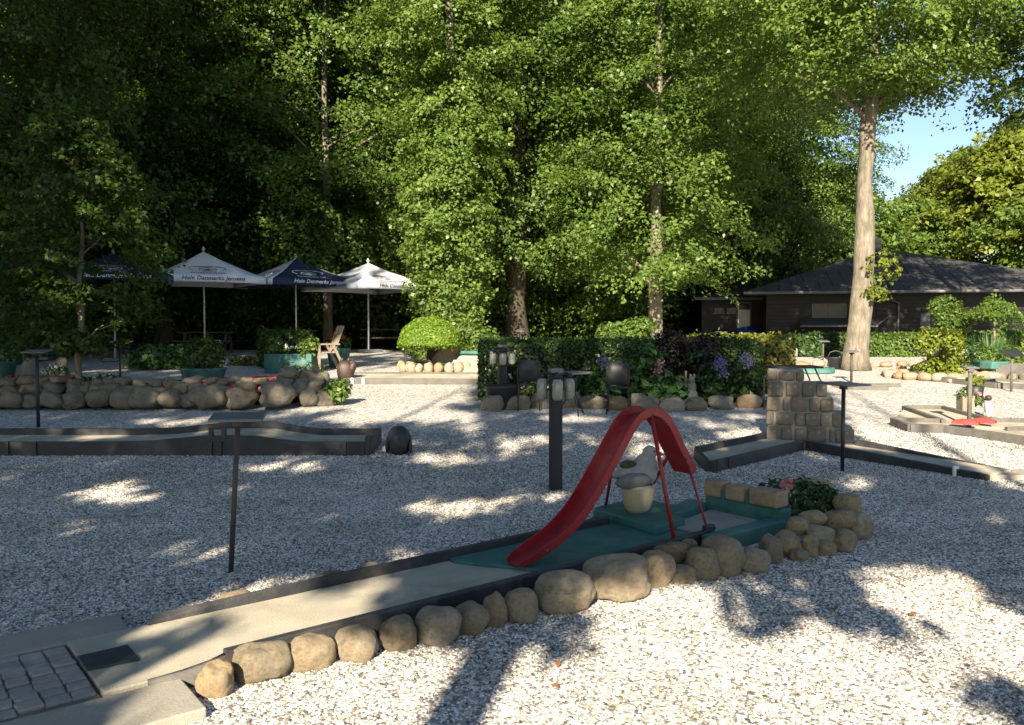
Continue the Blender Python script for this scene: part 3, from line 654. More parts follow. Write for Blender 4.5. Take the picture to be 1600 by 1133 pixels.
# ================================================================== THE NEAREST LANE WITH THE RED SLIDE
A0 = Vector((-1.35, 3.71, 0)); LA = R(39.3)
LU = Vector((math.cos(LA), math.sin(LA), 0)); LN = Vector((-LU.y, LU.x, 0))
def LW(s, t, z=0): return A0 + LU * s + LN * t + Vector((0, 0, z))
def arc(cx, cy, r, a0, a1, n=8): return [(cx + r * math.cos(R(a0 + (a1 - a0) * i / n)), cy + r * math.sin(R(a0 + (a1 - a0) * i / n))) for i in range(n + 1)]
def main_lane():
    t = thing('minigolf_lane', 'nearest minigolf lane of pale concrete with tarred kerbs and a green painted end', 'minigolf lane', A0, LA)
    MB().prism([(-.478, .035), (3.62, .0), (3.7, .74), (-.478, .77)], -.05, .055).build('lane_bed', M['concrete'], t, bevel=.006)
    k = MB().prism([(.02, -.05), (3.58, -.05), (3.6, .003), (.02, .003)], -.03, .132).build('kerb', M['kerb'], t, bevel=.007)
    for s in (.03, 1.75, 3.1): MB().box((s, -.062, .06), (.03, .024, .14)).build('kerb_stake', M['rust'], k)
    # low curved lip where the near kerb runs out to the tee
    lip = [(.02, -.04), (-.05, -.045), (-.16, -.02), (-.3, .012)]
    m = MB(); n = len(lip); v = []
    for i, (x, y) in enumerate(lip):
        h = (.115, .1, .078, .06)[i]; v += [(x, y - .012, -.02), (x, y - .012, h), (x, y + .026, h), (x, y + .026, -.02)]
    m.add(v, [(4 * i + a, 4 * i + b, 4 * i + 4 + b, 4 * i + 4 + a) for i in range(n - 1) for a, b in ((0, 1), (1, 2), (2, 3))] + [(0, 3, 2, 1), (4 * n - 4, 4 * n - 3, 4 * n - 2, 4 * n - 1)])
    m.build('kerb_lip', M['kerbr'], t, True)
    MB().prism([(-.11, .742), (.6, .735), (3.34, .735), (3.34, .79), (-.06, .79)], -.03, [.07, .125, .13, .13, .1]).build('kerb', M['kerb'], t, bevel=.007)
    # green painted landing: rounded tongue, plateau, raised step, end tray
    tongue = [(2.35, .005), (2.1, .12), (2.02, .29), (1.93, .42), (1.85, .55), (1.79, .66), (1.8, .733), (3.34, .733), (3.34, .95), (3.75, 1.15), (4.25, 1.18), (4.3, .55), (3.6, .4), (3.6, .005)]
    MB().prism(tongue, .0, .078).build('green_base', M['green'], t, bevel=.012)
    MB().prism([(3.33, .26), (3.72, .29), (3.95, 1.05), (3.42, 1.0)], .07, .145).build('green_step', M['green'], t, bevel=.014)
    MB().prism([(3.602, -.04), (4.31, -.04), (4.31, .5), (3.73, .4), (3.602, .3)], -.02, .088).build('end_tray', M['slab'], t)
    MB().lathe([(.032, -.01), (.035, .001)], (3.80, .1, .0885), 16).build('cup', M['wglass'], t)
    fb = [(3.45, -.17), (4.3, -.2)] + arc(4.38, -.1, .13, -60, 40, 6) + [(4.32, .02), (4.26, -.05), (3.62, -.05), (3.45, -.06)]
    MB().prism(fb, -.02, .125).build('tray_rim', M['green'], t, bevel=.016)
    MB().prism([(3.73, .41), (4.3, .53), (4.3, .74), (3.76, .56)], .05, .15).build('tray_rim', M['green'], t, bevel=.016)
    MB().prism([(4.315, -.16), (4.44, -.18), (4.44, .6), (4.315, .56)], -.02, .2).build('end_wall', M['green'], t, bevel=.016)
    for (y0, y1, z) in ((.40, .56, .33), (.17, .35, .32), (-.14, .12, .33)):
        m = MB().box((4.375, (y0 + y1) / 2, .2 + (z - .2) / 2 + .003), (.17, y1 - y0, z - .2)); m.build('sandstone_block', M['sandst'], t, bevel=.016)
    for y in (.375, .145): MB().box((4.375, y, .235), (.13, .03, .07)).build('mortar_joint', M['green'], t)
main_lane()
def slide():
    path = [(2.0, .092), (2.12, .125), (2.33, .195), (2.53, .315), (2.68, .46), (2.86, .67), (2.99, .83), (3.08, .925), (3.17, .97), (3.26, .98), (3.34, .95), (3.43, .87), (3.52, .74), (3.6, .63), (3.7, .5)]
    # smooth the path
    pp = []
    for i in range(len(path) - 1):
        p0, p1, p2, p3 = (Vector(path[max(0, min(len(path) - 1, i + k))]) for k in (-1, 0, 1, 2))
        for j in range(4):
            u = j / 4; pp.append(.5 * ((2 * p1) + (p2 - p0) * u + (2 * p0 - 5 * p1 + 4 * p2 - p3) * u * u + (3 * p1 - p0 - 3 * p2 + p3) * u ** 3))
    pp.append(Vector(path[-1]))
    t = thing('loop_slide', 'curved red metal slide arching over the green end of the nearest lane', 'slide', A0, LA)
    y0, y1, hw, th = .2, .39, .056, .007
    sec = [(y0, hw), (y0, -th), (y1, -th), (y1, hw), (y1 - th, hw), (y1 - th, 0), (y0 + th, 0), (y0 + th, hw)]
    v = []; n = len(pp); ns = len(sec)
    for i, p in enumerate(pp):
        d = (pp[min(i + 1, n - 1)] - pp[max(i - 1, 0)]).normalized(); nn = Vector((-d.y, d.x))
        for y, h in sec:
            hh = h * (.45 + .55 * min(1, i / 6)) if h > .02 else h
            taper = .5 + .5 * min(1, (i + 2) / 5); yc = (y0 + y1) / 2
            q = p + nn * hh; v.append((q.x, yc + (y - yc) * taper, q.y))
    m = MB(); m.add(v, [(i * ns + k, (i + 1) * ns + k, (i + 1) * ns + (k + 1) % ns, i * ns + (k + 1) % ns) for i in range(n - 1) for k in range(ns)] + [tuple(range(ns)), tuple(range((n - 1) * ns, n * ns))[::-1]])
    m.build('trough', M['red'], t, bevel=.003)
    for a, b, r in (((3.23, .215, .965), (3.2, -.035, .08), .0145), ((3.64, .205, .57), (3.585, -.03, .1), .009), ((3.06, .38, .885), (3.62, 1.06, .08), .012), ((3.6, .38, .61), (4.1, 1.06, .08), .012)):
        lg = MB().tube([a, b], r, 8).build('leg', M['red'], t, True)
    for bx, by, bz in ((3.23, .19, .985), (3.62, .19, .62), (2.2, .19, .17), (2.62, .19, .42)):
        MB().lathe([(.008, 0), (.009, .006), (.004, .01)], (0, 0, 0), 8).build('bolt', M['trim'], t, True, loc=(bx, by + .008, bz)).rotation_euler = (R(90), 0, 0)
    MB().box((3.585, -.03, .125), (.1, .05, .09)).build('foot_block', M['kerb'], t, bevel=.01)
slide()
def potbird():
    p = LW(3.58, .66, .146)
    t = thing('clay_pot', 'pale clay pot on the green step under the red slide', 'pot', p)
    MB().lathe([(.075, 0), (.1, .03), (.128, .12), (.138, .2), (.134, .225), (.12, .227), (.115, .2)], (0, 0, 0), 22).build('pot_body', M['pot'], t, True)
    b = thing('stone_figure', 'plump grey and white bird figure with a mossy back sitting on the clay pot', 'statue', p + Vector((.0, 0, .222)), R(-10))
    def ell(c, r, sub=2, noi_=.08, sd=1):
        v, f = ICO[sub]; return [(c[0] + q.x * r[0] * (1 + noi_ * noise.noise(q * 2 + Vector((sd, 0, 0)))), c[1] + q.y * r[1], c[2] + q.z * r[2] * (1 + noi_ * noise.noise(q * 2.3 + Vector((0, sd, 0))))) for q in v], f
    m = MB(); m.add(*ell((-.01, 0, .075), (.15, .115, .095), 3, .1)); m.add(*ell((.055, -.01, .145), (.085, .075, .085), 3, .06, 2)); m.add(*ell((.085, -.015, .235), (.055, .052, .055), 2)); m.add(*ell((-.14, .01, .06), (.08, .06, .03), 2))
    o = m.build('body', M['gull'], b, True); b.scale = (1.1, 1.1, 1.1)
    rm = o.modifiers.new('join', 'REMESH'); rm.mode = 'VOXEL'; rm.voxel_size = .01; rm.use_smooth_shade = True
    sm = o.modifiers.new('soft', 'SMOOTH'); sm.iterations = 5
    for y in (-.1, .1):
        m = MB(); m.add(*ell((-.03, y, .045), (.13, .03, .06), 3, .12, 5)); w = m.build('wing', M['board'], b, True); w.rotation_euler = (0, R(-8), R(6 if y < 0 else -6))
        m = MB(); m.add(*ell((.06, y * .55, -.005), (.05, .035, .018), 2)); m.build('foot', M['board'], b, True)
        v, f = ICO[1]; m = MB(); m.add([(.118 + q.x * .007, -.015 + y * .42 + q.y * .006, .25 + q.z * .007) for q in v], f); m.build('eye', M['black'], b, True)
    m = MB(); m.add(*ell((-.06, -.03, .14), (.08, .06, .035), 2, .3, 3)); m.build('moss_patch', M['moss'], b, True)
    m = MB(); m.lathe([(.018, 0), (.011, .04), (.002, .07)], (0, 0, 0), 8); k = m.build('beak', M['wood'], b, True); k.location = (.13, -.015, .235); k.rotation_euler = (0, R(102), R(-10))
potbird()
def tee():
    z = .06
    def slab(lab, poly, h):
        o = MB().prism(poly, -.04, h).build('paving_slab', M['slab'], None, bevel=.008, loc=A0, rz=LA); return tag(o, lab, 'slab', 'slabs beside the tee')
    slab('long pale concrete slab on the near side of the tee, beside the first boulder', [(-.98, -.36), (-.182, -.375), (-.172, -.004), (-.98, .012)], .05)
    slab('long grey concrete slab on the far side of the tee', [(-1.25, .79), (-.185, .778), (-.172, 1.075), (-1.25, 1.11)], .046)
    t = thing('sett_paving', 'patch of worn brown stone setts at the start of the nearest lane', 'paving', A0, LA)
    MB().prism([(-.9, .02), (-.487, .04), (-.487, .775), (-.9, .78)], -.05, .032).build('joint', M['joint'], t)
    r = random.Random(3)
    for i, x in enumerate((-.842, -.742, -.64, -.54)):
        y = .055 + r.uniform(0, .03)
        while y < .76:
            w = min(r.uniform(.065, .105), .775 - y); 
            if w < .04: break
            dx = (.1, .094, .1, .092)[i]
            poly = [(x - dx / 2 + r.uniform(-.006, .006), y + .006), (x + dx / 2 + r.uniform(-.006, .006), y + .006), (x + dx / 2 + r.uniform(-.006, .006), y + w - .006), (x - dx / 2 + r.uniform(-.006, .006), y + w - .006)]
            MB().prism(poly, -.02, .045 + r.uniform(-.004, .006)).build('sett', M['sett'], t, bevel=.008); y += w
    o = MB().prism([(-.485, .31), (-.265, .285), (-.262, .505), (-.485, .505)], .0565, .0675).build('tee_plate', M['mat'], None, bevel=.003, loc=A0, rz=LA)
    tag(o, 'dark square rubber tee plate lying at the start of the concrete lane', 'plate')
tee()
# boulders: photo column, contact row, width and height in photo pixels, extra height off the ground, shape seed
BOUL = [
 (331, 1094, 58, 66, 0, 1, 'boulder touching the near paving slab, first in the row along the lane'),
 (400, 1070, 88, 68, 0, 2, 'broad angular tan boulder, second from the paving slab'),
 (480, 1050, 78, 60, 0, 3, 'smooth pale grey oval boulder, third from the paving slab'),
 (556, 1036, 74, 58, 0, 4, 'ochre oval boulder, fourth from the paving slab'),
 (618, 1020, 64, 62, 0, 5, 'rounded tan boulder with a dark dent, fifth from the paving slab'),
 (684, 1012, 74, 70, 0, 6, 'tall sloping tan boulder, sixth from the paving slab, at the trunk shadow'),
 (735, 994, 60, 56, 0, 7, 'yellowish boulder half in the trunk shadow, left of the upright stone'),
 (772, 982, 42, 60, 0, 8, 'narrow upright rounded boulder in the lane-side row'),
 (814, 976, 54, 62, 0, 9, 'grey wedge-shaped boulder leaning right of the narrow upright stone'),
 (884, 962, 100, 78, 0, 10, 'big ochre boulder in front of the lowest part of the slide'),
 (968, 944, 112, 82, 0, 11, 'biggest mossy grey boulder in the lane-side row'),
 (1028, 918, 62, 62, 0, 12, 'orange-tan boulder with a sunlit face right of the biggest mossy one'),
 (1054, 884, 62, 38, .05, 13, 'flat grey boulder lying on top of the row near the slide leg'),
 (1071, 914, 40, 34, 0, 14, 'small pale boulder low in front of the flat grey one'),
 (1080, 864, 28, 24, .1, 15, 'small tan stone wedged against the kerb beside the slide leg'),
 (1101, 908, 56, 56, 0, 16, 'dark brown pitted boulder right of the small pale one'),
 (1136, 902, 84, 66, 0, 17, 'large mossy boulder below the green tray rim'),
 (1182, 896, 48, 42, 0, 18, 'low lavender-grey slab of stone beside the green tray'),
 (1207, 882, 40, 50, 0, 19, 'upright brownish boulder at the corner of the green tray'),
 (1236, 868, 50, 38, .02, 20, 'dark boulder second from the corner of the green tray'),
 (1250, 838, 36, 34, .1, 21, 'yellow-tan stone perched at the rounded green corner'),
 (1286, 852, 50, 34, .05, 22, 'smooth oval stone in the middle of the heap at the lane end'),
 (1269, 872, 26, 40, 0, 23, 'small brown upright stone at the foot of the lane-end heap'),
 (1252, 878, 30, 22, 0, 24, 'smallest low stone at the foot of the lane-end heap'),
 (1294, 870, 36, 26, 0, 25, 'squat pale stone at the foot of the lane-end heap'),
 (1325, 864, 40, 40, 0, 26, 'rightmost tan boulder at the foot of the lane-end heap'),
 (1318, 830, 62, 34, .09, 27, 'long tan stone lying across the top of the lane-end heap'),
 (1275, 824, 44, 28, .13, 28, 'rounded brown stone high on the heap below the pink flower'),
 (1348, 846, 44, 50, .0, 29, 'dark stone at the right edge of the lane-end heap'),
 (1330, 806, 48, 40, .1, 30, 'dark rounded stone behind the heap to the right of the plant'),
 (1280, 776, 66, 30, .12, 31, 'flat pale stone behind the pink-flowered plant'),
]
def boulders():
    for px, py, w, h, z, sd, lab in BOUL:
        g = Gp(px, py, z); mpp = g.y / F_PX * 1.03
        rx, rz = w * mpp / 2, h * mpp / 2 * .98
        ry = min(rx * .85, .17)
        o = link('boulder', rockmesh(sd, 4, .17, .75, 'rock', .2), None, (g.x, g.y + ry * .75, z + rz * .72)); o.scale = (rx * .97, ry * .95, rz * 1.0); o.rotation_euler = (rnd.uniform(-.12, .12), rnd.uniform(-.12, .12), rnd.uniform(-.3, .5))
        tag(o, lab, 'boulder', 'boulders edging the nearest lane')
    for s, tt, w, sd, lab in ((.38, .83, .08, 52, 'low flat stone behind the far kerb, left of the score stand'), (.98, .84, .085, 53, 'long pale stone behind the far kerb beside the score stand'), (1.25, .84, .06, 54, 'small pale stone behind the far kerb right of the score stand')):
        p = LW(s, tt, .05); o = link('boulder', rockmesh(sd, 2, .14, .8, 'rock', .4), None, p); o.scale = (w * 1.5, w * .6, .075); o.rotation_euler = (0, 0, LA + .1); tag(o, lab, 'boulder', 'stones behind the far kerb')
    # flowering mound
    p = LW(4.98, .15, .16); t = thing('flowering_plant', 'low leafy plant with one pink bloom between the end wall and the stones', 'plant', p)
    link('foliage', leafmesh('foliage', np.concatenate([shrub_leaves((0, 0, .0), (.34, .25, .17), 900, .05, .03), shrub_leaves((.2, -.1, .0), (.22, .2, .12), 400, .05, .03)]), M['hedge']), t)
    v = [leafdata(np.array([[-.12, -.2, .15]]) + rng.normal(0, .024, (40, 3)), rng.normal(0, 1, (40, 3)) + np.array([0, -1, .6]), .05, .035)]
    link('bloom', leafmesh('bloom', np.concatenate(v), M['fl_pink']), t)
    p = LW(4.72, .62, .0); t = tag(link('fern_tuft', leafmesh('fern_tuft', shrub_leaves((0, 0, .1), (.16, .12, .12), 160, .07, .03), M['hosta'])), 'small green tuft behind the stone blocks of the end wall', 'plant'); t.location = p
boulders()

# ================================================================== SCORE STANDS AND LAMPS
def stand(lab, base, H, r=.018, tw=.4, td=.26, lean=0, mat='rust', bm='board', rz=0, tilt=8):
    t = thing('score_stand', lab, 'stand', base, rz, 'score stands along the course')
    top = (lean * H, 0, H - .02)
    MB().tube([(0, 0, -.05), top], r, 8).build('pole', M[mat], t, True)
    MB().tube([(top[0], 0, H - .06), (top[0], 0, H - .018)], r * 2, 8).build('collar', M[mat], t)
    MB().box((top[0], 0, H), (tw, td, .018), tilt=(R(tilt), 0, 0)).build('writing_board', M[bm], t, bevel=.003)
    return t
def stands():
    def at(px, pb, pt, lab, **k):
        g = G(px, pb); H = P(px, pt, g.y).z - g.z; return stand(lab, g, H, **k)
    at(360, 895, 652, 'near score stand with a thin rusty pole on the gravel left of the slide', lean=.06, r=.017, tw=.34, td=.2, rz=.15)
    at(60, 668, 549, 'dark score stand left of the rock wall, in front of the bed', r=.026, tw=.36, mat='black')
    at(1316, 737, 600, 'score stand in front of the stepped stone stack', r=.022, tw=.4, td=.42, rz=.5, tilt=2, mat='black')
    at(1514, 673, 574, 'score stand with a thick grey pole beside the red-marked lane', r=.032, tw=.2, td=.14, mat='kerbr')
    at(1330, 598, 549, 'score stand just in front of the big broad tree trunk', r=.03, tw=.3, mat='rust')
    at(1354, 572, 532, 'thin score stand right of the big broad tree before the hedge', r=.022, tw=.26, mat='kerbr')
    at(1286, 563, 533, 'thin dark score stand left of the big broad tree before the hedge', r=.025, tw=.3, mat='kerbr')
    at(1580, 612, 552, 'score stand with a tilted dark board at the right edge of the course', r=.024, tw=.42, tilt=28, mat='kerbr', bm='black')
    g = G(886, 540); stand('pale T-shaped score stand beyond the long dark hedge', g, P(886, 518, g.y).z - g.z, r=.03, tw=.34, bm='paleston', mat='paleston')
    g = Gp(187, 606, BED_Z); g = Vector((X(187, 15.4), 15.4, BED_Z)); stand('thin dark score stand on the raised bed behind the small tree', g, P(187, 535, g.y).z - g.z, r=.02, tw=.4, mat='black')
stands()
def lamp(lab, base, H, w, js=1.0, tub=False, dim=False):
    t = thing('lamp_post', lab, 'lamp post', base, R(12), 'lamp posts with glass jars')
    MB().box((0, 0, H / 2 - .02), (w, w, H + .02)).build('post', M['blackwood'], t, bevel=.008)
    MB().box((0, 0, H + .025), (w * 1.12, w * 1.12, .05)).build('cap', M['board'], t, bevel=.008)
    for i, a in enumerate((172, 262, 352, 82)):
        x, y = math.cos(R(a)) * (w * .5 + .075 * js), math.sin(R(a)) * (w * .5 + .075 * js)
        j = MB().lathe([(.028 * js, -.012), (.044 * js, 0), (.05 * js, .02), (.052 * js, .15), (.045 * js, .185), (.032 * js, .2)], (x, y, H - .24 * js), 14).build('glass_jar', M['glass'], t, True)
        MB().lathe([(.034 * js, 0), (.036 * js, .03), (.02 * js, .045)], (x, y, H - .045 * js), 12).build('holder', M['black'], j, True)
        MB().tube([(x, y, H - .01), (x * .4, y * .4, H + .005)], .012 * js, 6).build('arm', M['black'], j)
    return t
def lamps():
    g = G(868, 765); lamp('black square lamp post with frosted glass jars left of the red slide', g, P(872, 583, g.y).z - g.z, .115, 1.05)
    g = G(785, 634); lamp('black lamp post with glass jars rising from a dark tub at the hedge end', g, P(787, 543, g.y).z - g.z, .15, 1.25)
    g = G(785, 638); o = MB().lathe([(.2, 0), (.24, .02), (.29, .36), (.31, .38), (.31, .41), (.27, .41)], (0, 0, 0), 20).build('plant_tub', M['black'], None, True, loc=(g.x, g.y - .02, g.z)); tag(o, 'dark round tub at the foot of the lamp post by the hedge end', 'tub')
    for px, pb, pt, lab in ((1228, 585, 531, 'sunlit lamp post with white jars at the end of the sunlit-coloured hedge'), (1455, 585, 531, 'sunlit lamp post with white jars beside the flower island'), (815, 545, 519, 'far white-jarred lamp post beyond the left half of the dark hedge'), (1122, 545, 520, 'far white-jarred lamp post beyond the purple bush')):
        g = G(px, pb); lamp(lab, g, P(px, pt, g.y).z - g.z, .16, 1.7)
lamps()

# ================================================================== OTHER LANES
def kerb(t, p, q, w, h0, h1=None, z0=-.05, mat='kerb'):
    p, q = Vector(p[:2]), Vector(q[:2]); d = (q - p).normalized(); n = Vector((-d.y, d.x)) * w / 2
    zb = min(T(p.x, p.y), T(q.x, q.y))
    h1 = h0 if h1 is None else h1
    poly = [p - n, q - n, q + n, p + n]
    return MB().prism(poly, zb - .12, [T(p.x, p.y) + h0, T(q.x, q.y) + h1, T(q.x, q.y) + h1, T(p.x, p.y) + h0]).build('kerb', M[mat], t, bevel=.008)
def floor(t, pts, h, mat='concrete'):
    zs = [T(p[0], p[1]) + h for p in pts]
    return MB().prism([p[:2] for p in pts], min(zs) - .3, zs).build('lane_bed', M[mat], t)
def hump_lane():
    t = thing('minigolf_lane', 'long tarred lane with a hump in the middle on the left gravel', 'minigolf lane', (0, 0, 0))
    x0, x1, ya, yb = -8.6, -1.85, 10.25, 11.15
    xs = [x0, -5.1, -4.55, -4.2, -3.85, -3.5, -3.2, -2.95, -2.6, x1]
    hz = [0, 0, .015, .055, .09, .095, .085, .04, .0, .0]
    def strip(name, y0, y1, zt, mat, extra):
        m = MB(); v = []
        for x, h in zip(xs, hz):
            z = zt + h * extra; v += [(x, y0, -.05), (x, y1, -.05), (x, y1, z), (x, y0, z)]
        n = len(xs)
        m.add(v, [(4 * i + a, 4 * i + b, 4 * i + 4 + b, 4 * i + 4 + a) for i in range(n - 1) for a, b in ((0, 3), (3, 2), (2, 1))] + [(0, 1, 2, 3), (4 * n - 1, 4 * n - 2, 4 * n - 3, 4 * n - 4)])
        return m.build(name, M[mat], t)
    strip('lane_bed', ya + .04, yb - .04, .165, 'concrete', 1.0)
    k1 = strip('kerb', ya - .02, ya + .036, .19, 'kerb', .85); strip('kerb', yb - .036, yb + .02, .25, 'kerb', 1.0)
    MB().box((x1 + .035, (ya + yb) / 2, .1), (.06, .95, .31)).build('end_board', M['kerb'], t, bevel=.008)
    for x in (-6.33, -5.98, -3.78, -3.66, -2.1): MB().box((x, ya - .035, .1), (.045, .03, .2)).build('kerb_stake', M['rust'], k1)
    for x in (-3.78, -3.62): MB().box((x, ya + .0, .3), (.05, .05, .14)).build('hump_post', M['rust'], t)
hump_lane()
def corner_lane():
    t = thing('minigolf_lane', 'L-shaped tarred lane turning at the stepped stone stack', 'minigolf lane')
    a0, a1 = Gp(1112, 722, .12), Gp(1256, 692, .12)         # near kerb of the left arm, then of the right arm
    b1 = Gp(1545, 737, .1)
    c0, c1 = Gp(1088, 701, .14), Gp(1194, 683, .14)
    d0, d1 = Gp(1338, 691, .14), Gp(1580, 729, .1)
    floor(t, [a0, a1, c1, c0], .075); floor(t, [a1, b1, d1, d0, c1 + (c1 - c0) * .0], .072)
    k = kerb(t, a0, a1, .06, .13); kerb(t, a1 + (b1 - a1).normalized() * .035, b1, .06, .13, .07); kerb(t, c0, c1, .06, .15); kerb(t, d0, d1, .06, .15, .06); kerb(t, a0 + Vector((-.03, .03, 0)), c0, .06, .13)
    for f in (.05, .16, .98): p = a0.lerp(a1, f); MB().box((p.x + .01, p.y - .045, .06), (.04, .03, .15)).build('kerb_stake', M['rust'], k)
    p = a1.lerp(b1, .84); MB().box((p.x, p.y - .045, .05), (.06, .03, .13)).build('kerb_stake', M['white'], k)
    # tee slab out of the right end
    q = Gp(1560, 745, 0); o = MB().prism([(q.x - .15, q.y - .15), (q.x + 1.4, q.y - .42), (q.x + 1.5, q.y + .1), (q.x + .05, q.y + .22)], -.05, .05).build('paving_slab', M['slab'], None, bevel=.01); tag(o, 'pale paving slab at the right end of the L-shaped lane', 'slab')
corner_lane()
def stack():
    b0, b1 = G(1196, 690), G(1336, 697); W = (b1 - b0).length; d = (b1 - b0).normalized(); ang = math.atan2(d.y, d.x)
    t = thing('stone_stack', 'stepped wall of mortared stone blocks standing in the corner of the L-shaped lane', 'wall', b0, ang)
    ws = [1.0, .91, .775, .70, .45]; n = [6, 6, 5, 4, 3]; z = 0.0; r = random.Random(9)
    for c in range(5):
        h = (.215, .2, .205, .2, .17)[c]; w = W * ws[c]; dep = (.5, .46, .44, .42, .4)[c]; m = n[c]
        MB().box((w / 2, .28, z + h / 2 - .002), (w - .06, dep - .07, h + .01)).build('mortar', M['mortar'], t)
        cuts = [0] + sorted((k + r.uniform(-.3, .3)) / m for k in range(1, m)) + [1]
        for row, y in ((0, .28 - dep / 2 + .1), (1, .28 + dep / 2 - .1)):
            for i in range(m):
                x0, x1 = cuts[i] * w, cuts[i + 1] * w
                o = MB().box((0, 0, 0), (x1 - x0 - r.uniform(.012, .05), .2 + r.uniform(-.035, .03), h - r.uniform(.0, .045))).build('stone_block', M['pyr'], t, bevel=r.uniform(.015, .035))
                o.location = ((x0 + x1) / 2, y, z + h / 2); o.rotation_euler = (r.uniform(-.05, .05), r.uniform(-.06, .06), r.uniform(-.09, .09))
        z += h
stack()
def egg():
    g = G(622, 712); me = rockmesh(77, 3, .05, .9, 'darkst', .15)
    t = thing('dark_stone_figure', 'dark egg-shaped stone figure on the gravel beside the humped lane end', 'statue', g)
    o = link('body', me, t, (0, .1, .175)); o.scale = (.155, .15, .2)
    o = link('wing', rockmesh(78, 2, .08, 0, 'darkst'), t, (-.14, .08, .12)); o.scale = (.035, .09, .11)
    o = link('wing', rockmesh(79, 2, .08, 0, 'darkst'), t, (.145, .08, .11)); o.scale = (.025, .085, .1)
    MB().lathe([(.022, 0), (.012, .04), (.002, .06)], (0, 0, 0), 8).build('beak', M['black'], t, loc=(.015, -.025, .22)).rotation_euler = (R(110), 0, 0)
egg()
def right_lanes():
    t = thing('minigolf_lane', 'forked sunlit lane with red painted obstacles at the right of the course', 'minigolf lane')
    H = .12
    g = lambda px, py: Gp(px, py, T(0, 13.2) + H)
    a, b, c = g(1412, 637), g(1472, 637), g(1545, 650); d = g(1600, 653) + Vector((1.2, -.02, 0))
    e, f2, h = g(1394, 650), g(1422, 657), g(1475, 658); i = g(1520, 662); j = g(1600, 683) + Vector((1.3, -.75, 0))
    floor(t, [e, f2, h, i, j, d, c, b, a], .06)
    for p, q in ((a, b), (b, c), (c, d), (e, f2), (f2, h), (h, i), (i, j)): kerb(t, p, q, .07, H, mat='kerbr')
    kerb(t, a, g(1475, 652), .07, H, mat='kerbr'); kerb(t, e, g(1475, 651), .07, H, mat='kerbr')
    kerb(t, g(1572, 660), d + Vector((0, -.45, 0)), .07, H, mat='kerbr')
    for (p0, p1, w) in ((g(1490, 655), g(1530, 658), .2), (g(1520, 653), g(1556, 656), .16)):
        n = (p1 - p0).normalized(); s = Vector((-n.y, n.x, 0)); m = MB(); v = []
        for u in range(9):
            q = p0.lerp(p1, u / 8); hh = .05 + .03 * math.sin(u / 8 * 3.14)
            for k2 in range(7):
                aa = math.pi * k2 / 6; v.append((q.x + s.x * math.cos(aa) * w / 2 * (1 - .3 * (u / 8) ** 2), q.y + s.y * math.cos(aa) * w / 2, q.z - .06 + hh * math.sin(aa)))
        m.add(v, [(u * 7 + k2, u * 7 + k2 + 1, (u + 1) * 7 + k2 + 1, (u + 1) * 7 + k2) for u in range(8) for k2 in range(6)]); m.build('red_obstacle', M['redlane'], t, True)
    t = thing('minigolf_lane', 'long low sunlit lane with a small ramp crossing behind the red-marked lane', 'minigolf lane')
    p0, p1, p2 = G(1470, 597), G(1520, 601), G(1600, 606) + Vector((1.5, -.1, 0)); o = Vector((.1, -.75, 0))
    floor(t, [p0, p2, p2 + o, p1 + o, p0 + Vector((.3, -.25, 0))], .07)
    kerb(t, p0, p2, .08, .13, mat='kerbr'); kerb(t, p0, p1 + o, .08, .12, mat='kerbr'); kerb(t, p1 + o, p2 + o, .08, .12, mat='kerbr')
    q = G(1496, 597); MB().prism([(q.x - .35, q.y - .3), (q.x + .35, q.y - .34), (q.x + .35, q.y + .2), (q.x - .35, q.y + .2)], q.z, [q.z + .08, q.z + .2, q.z + .2, q.z + .08]).build('ramp', M['slab'], t, bevel=.02)
    t = thing('minigolf_lane', 'raised lane with a green painted head at the far right before the hedge', 'minigolf lane')
    p0, p1 = G(1520, 574, .2), G(1600, 580, .2) + Vector((1.8, -.3, 0)); w = Vector((.15, -.7, 0))
    floor(t, [p0, p1, p1 + w, p0 + w], .24); kerb(t, p0 + w, p1 + w, .09, .33, mat='kerbr'); kerb(t, p0, p1, .09, .33, mat='kerbr')
    c = (p0 + w * .5); MB().prism([(c.x - .1, c.y + .3), (c.x - .16, c.y - .1), (c.x - .05, c.y - .4), (c.x + .36, c.y - .44), (c.x + .45, c.y - .1), (c.x + .3, c.y + .32)], c.z - .02, c.z + .17).build('green_head', M['green'], t, bevel=.03)
    for k2 in range(11):
        q = (p0 + w).lerp(p1 + w, k2 / 10) + Vector((0, -.14, -.1)); o = link('edge_stone', ROCKS[k2 % 8], t, (q.x, q.y, T(q.x, q.y) + .06)); o.scale = (.17, .1, .1); o.rotation_euler.z = k2
    # green-ringed lane seen over the stone stack
    t = thing('minigolf_lane', 'lane with a green painted round end beyond the stepped stone stack', 'minigolf lane')
    c = G(1274, 582); m = MB(); v = []
    for i2 in range(24):
        a = 2 * math.pi * i2 / 24
        for rr, z in ((.5, 0), (.5, .13), (.4, .13), (.4, .02)): v.append((c.x - .1 + rr * math.cos(a) * 1.15, c.y + rr * math.sin(a), c.z + z))
    m.add(v, [(i2 * 4 + k3, ((i2 + 1) % 24) * 4 + k3, ((i2 + 1) % 24) * 4 + k3 + 1, i2 * 4 + k3 + 1) for i2 in range(24) for k3 in range(3)]); m.build('green_rim', M['green'], t, True)
    floor(t, [(c.x - 2.2, c.y - .32), (c.x - .5, c.y - .32), (c.x - .5, c.y + .3), (c.x - 2.2, c.y + .3)], .07)
    kerb(t, (c.x - 2.2, c.y - .38), (c.x - .5, c.y - .38), .08, .12, mat='kerbr')
    # flat dark lane mark on the gravel beyond the score stand
    a, b2 = G(1300, 604), G(1385, 606); t = thing('minigolf_lane', 'low dark-edged lane lying on bright gravel right of the stone stack', 'minigolf lane')
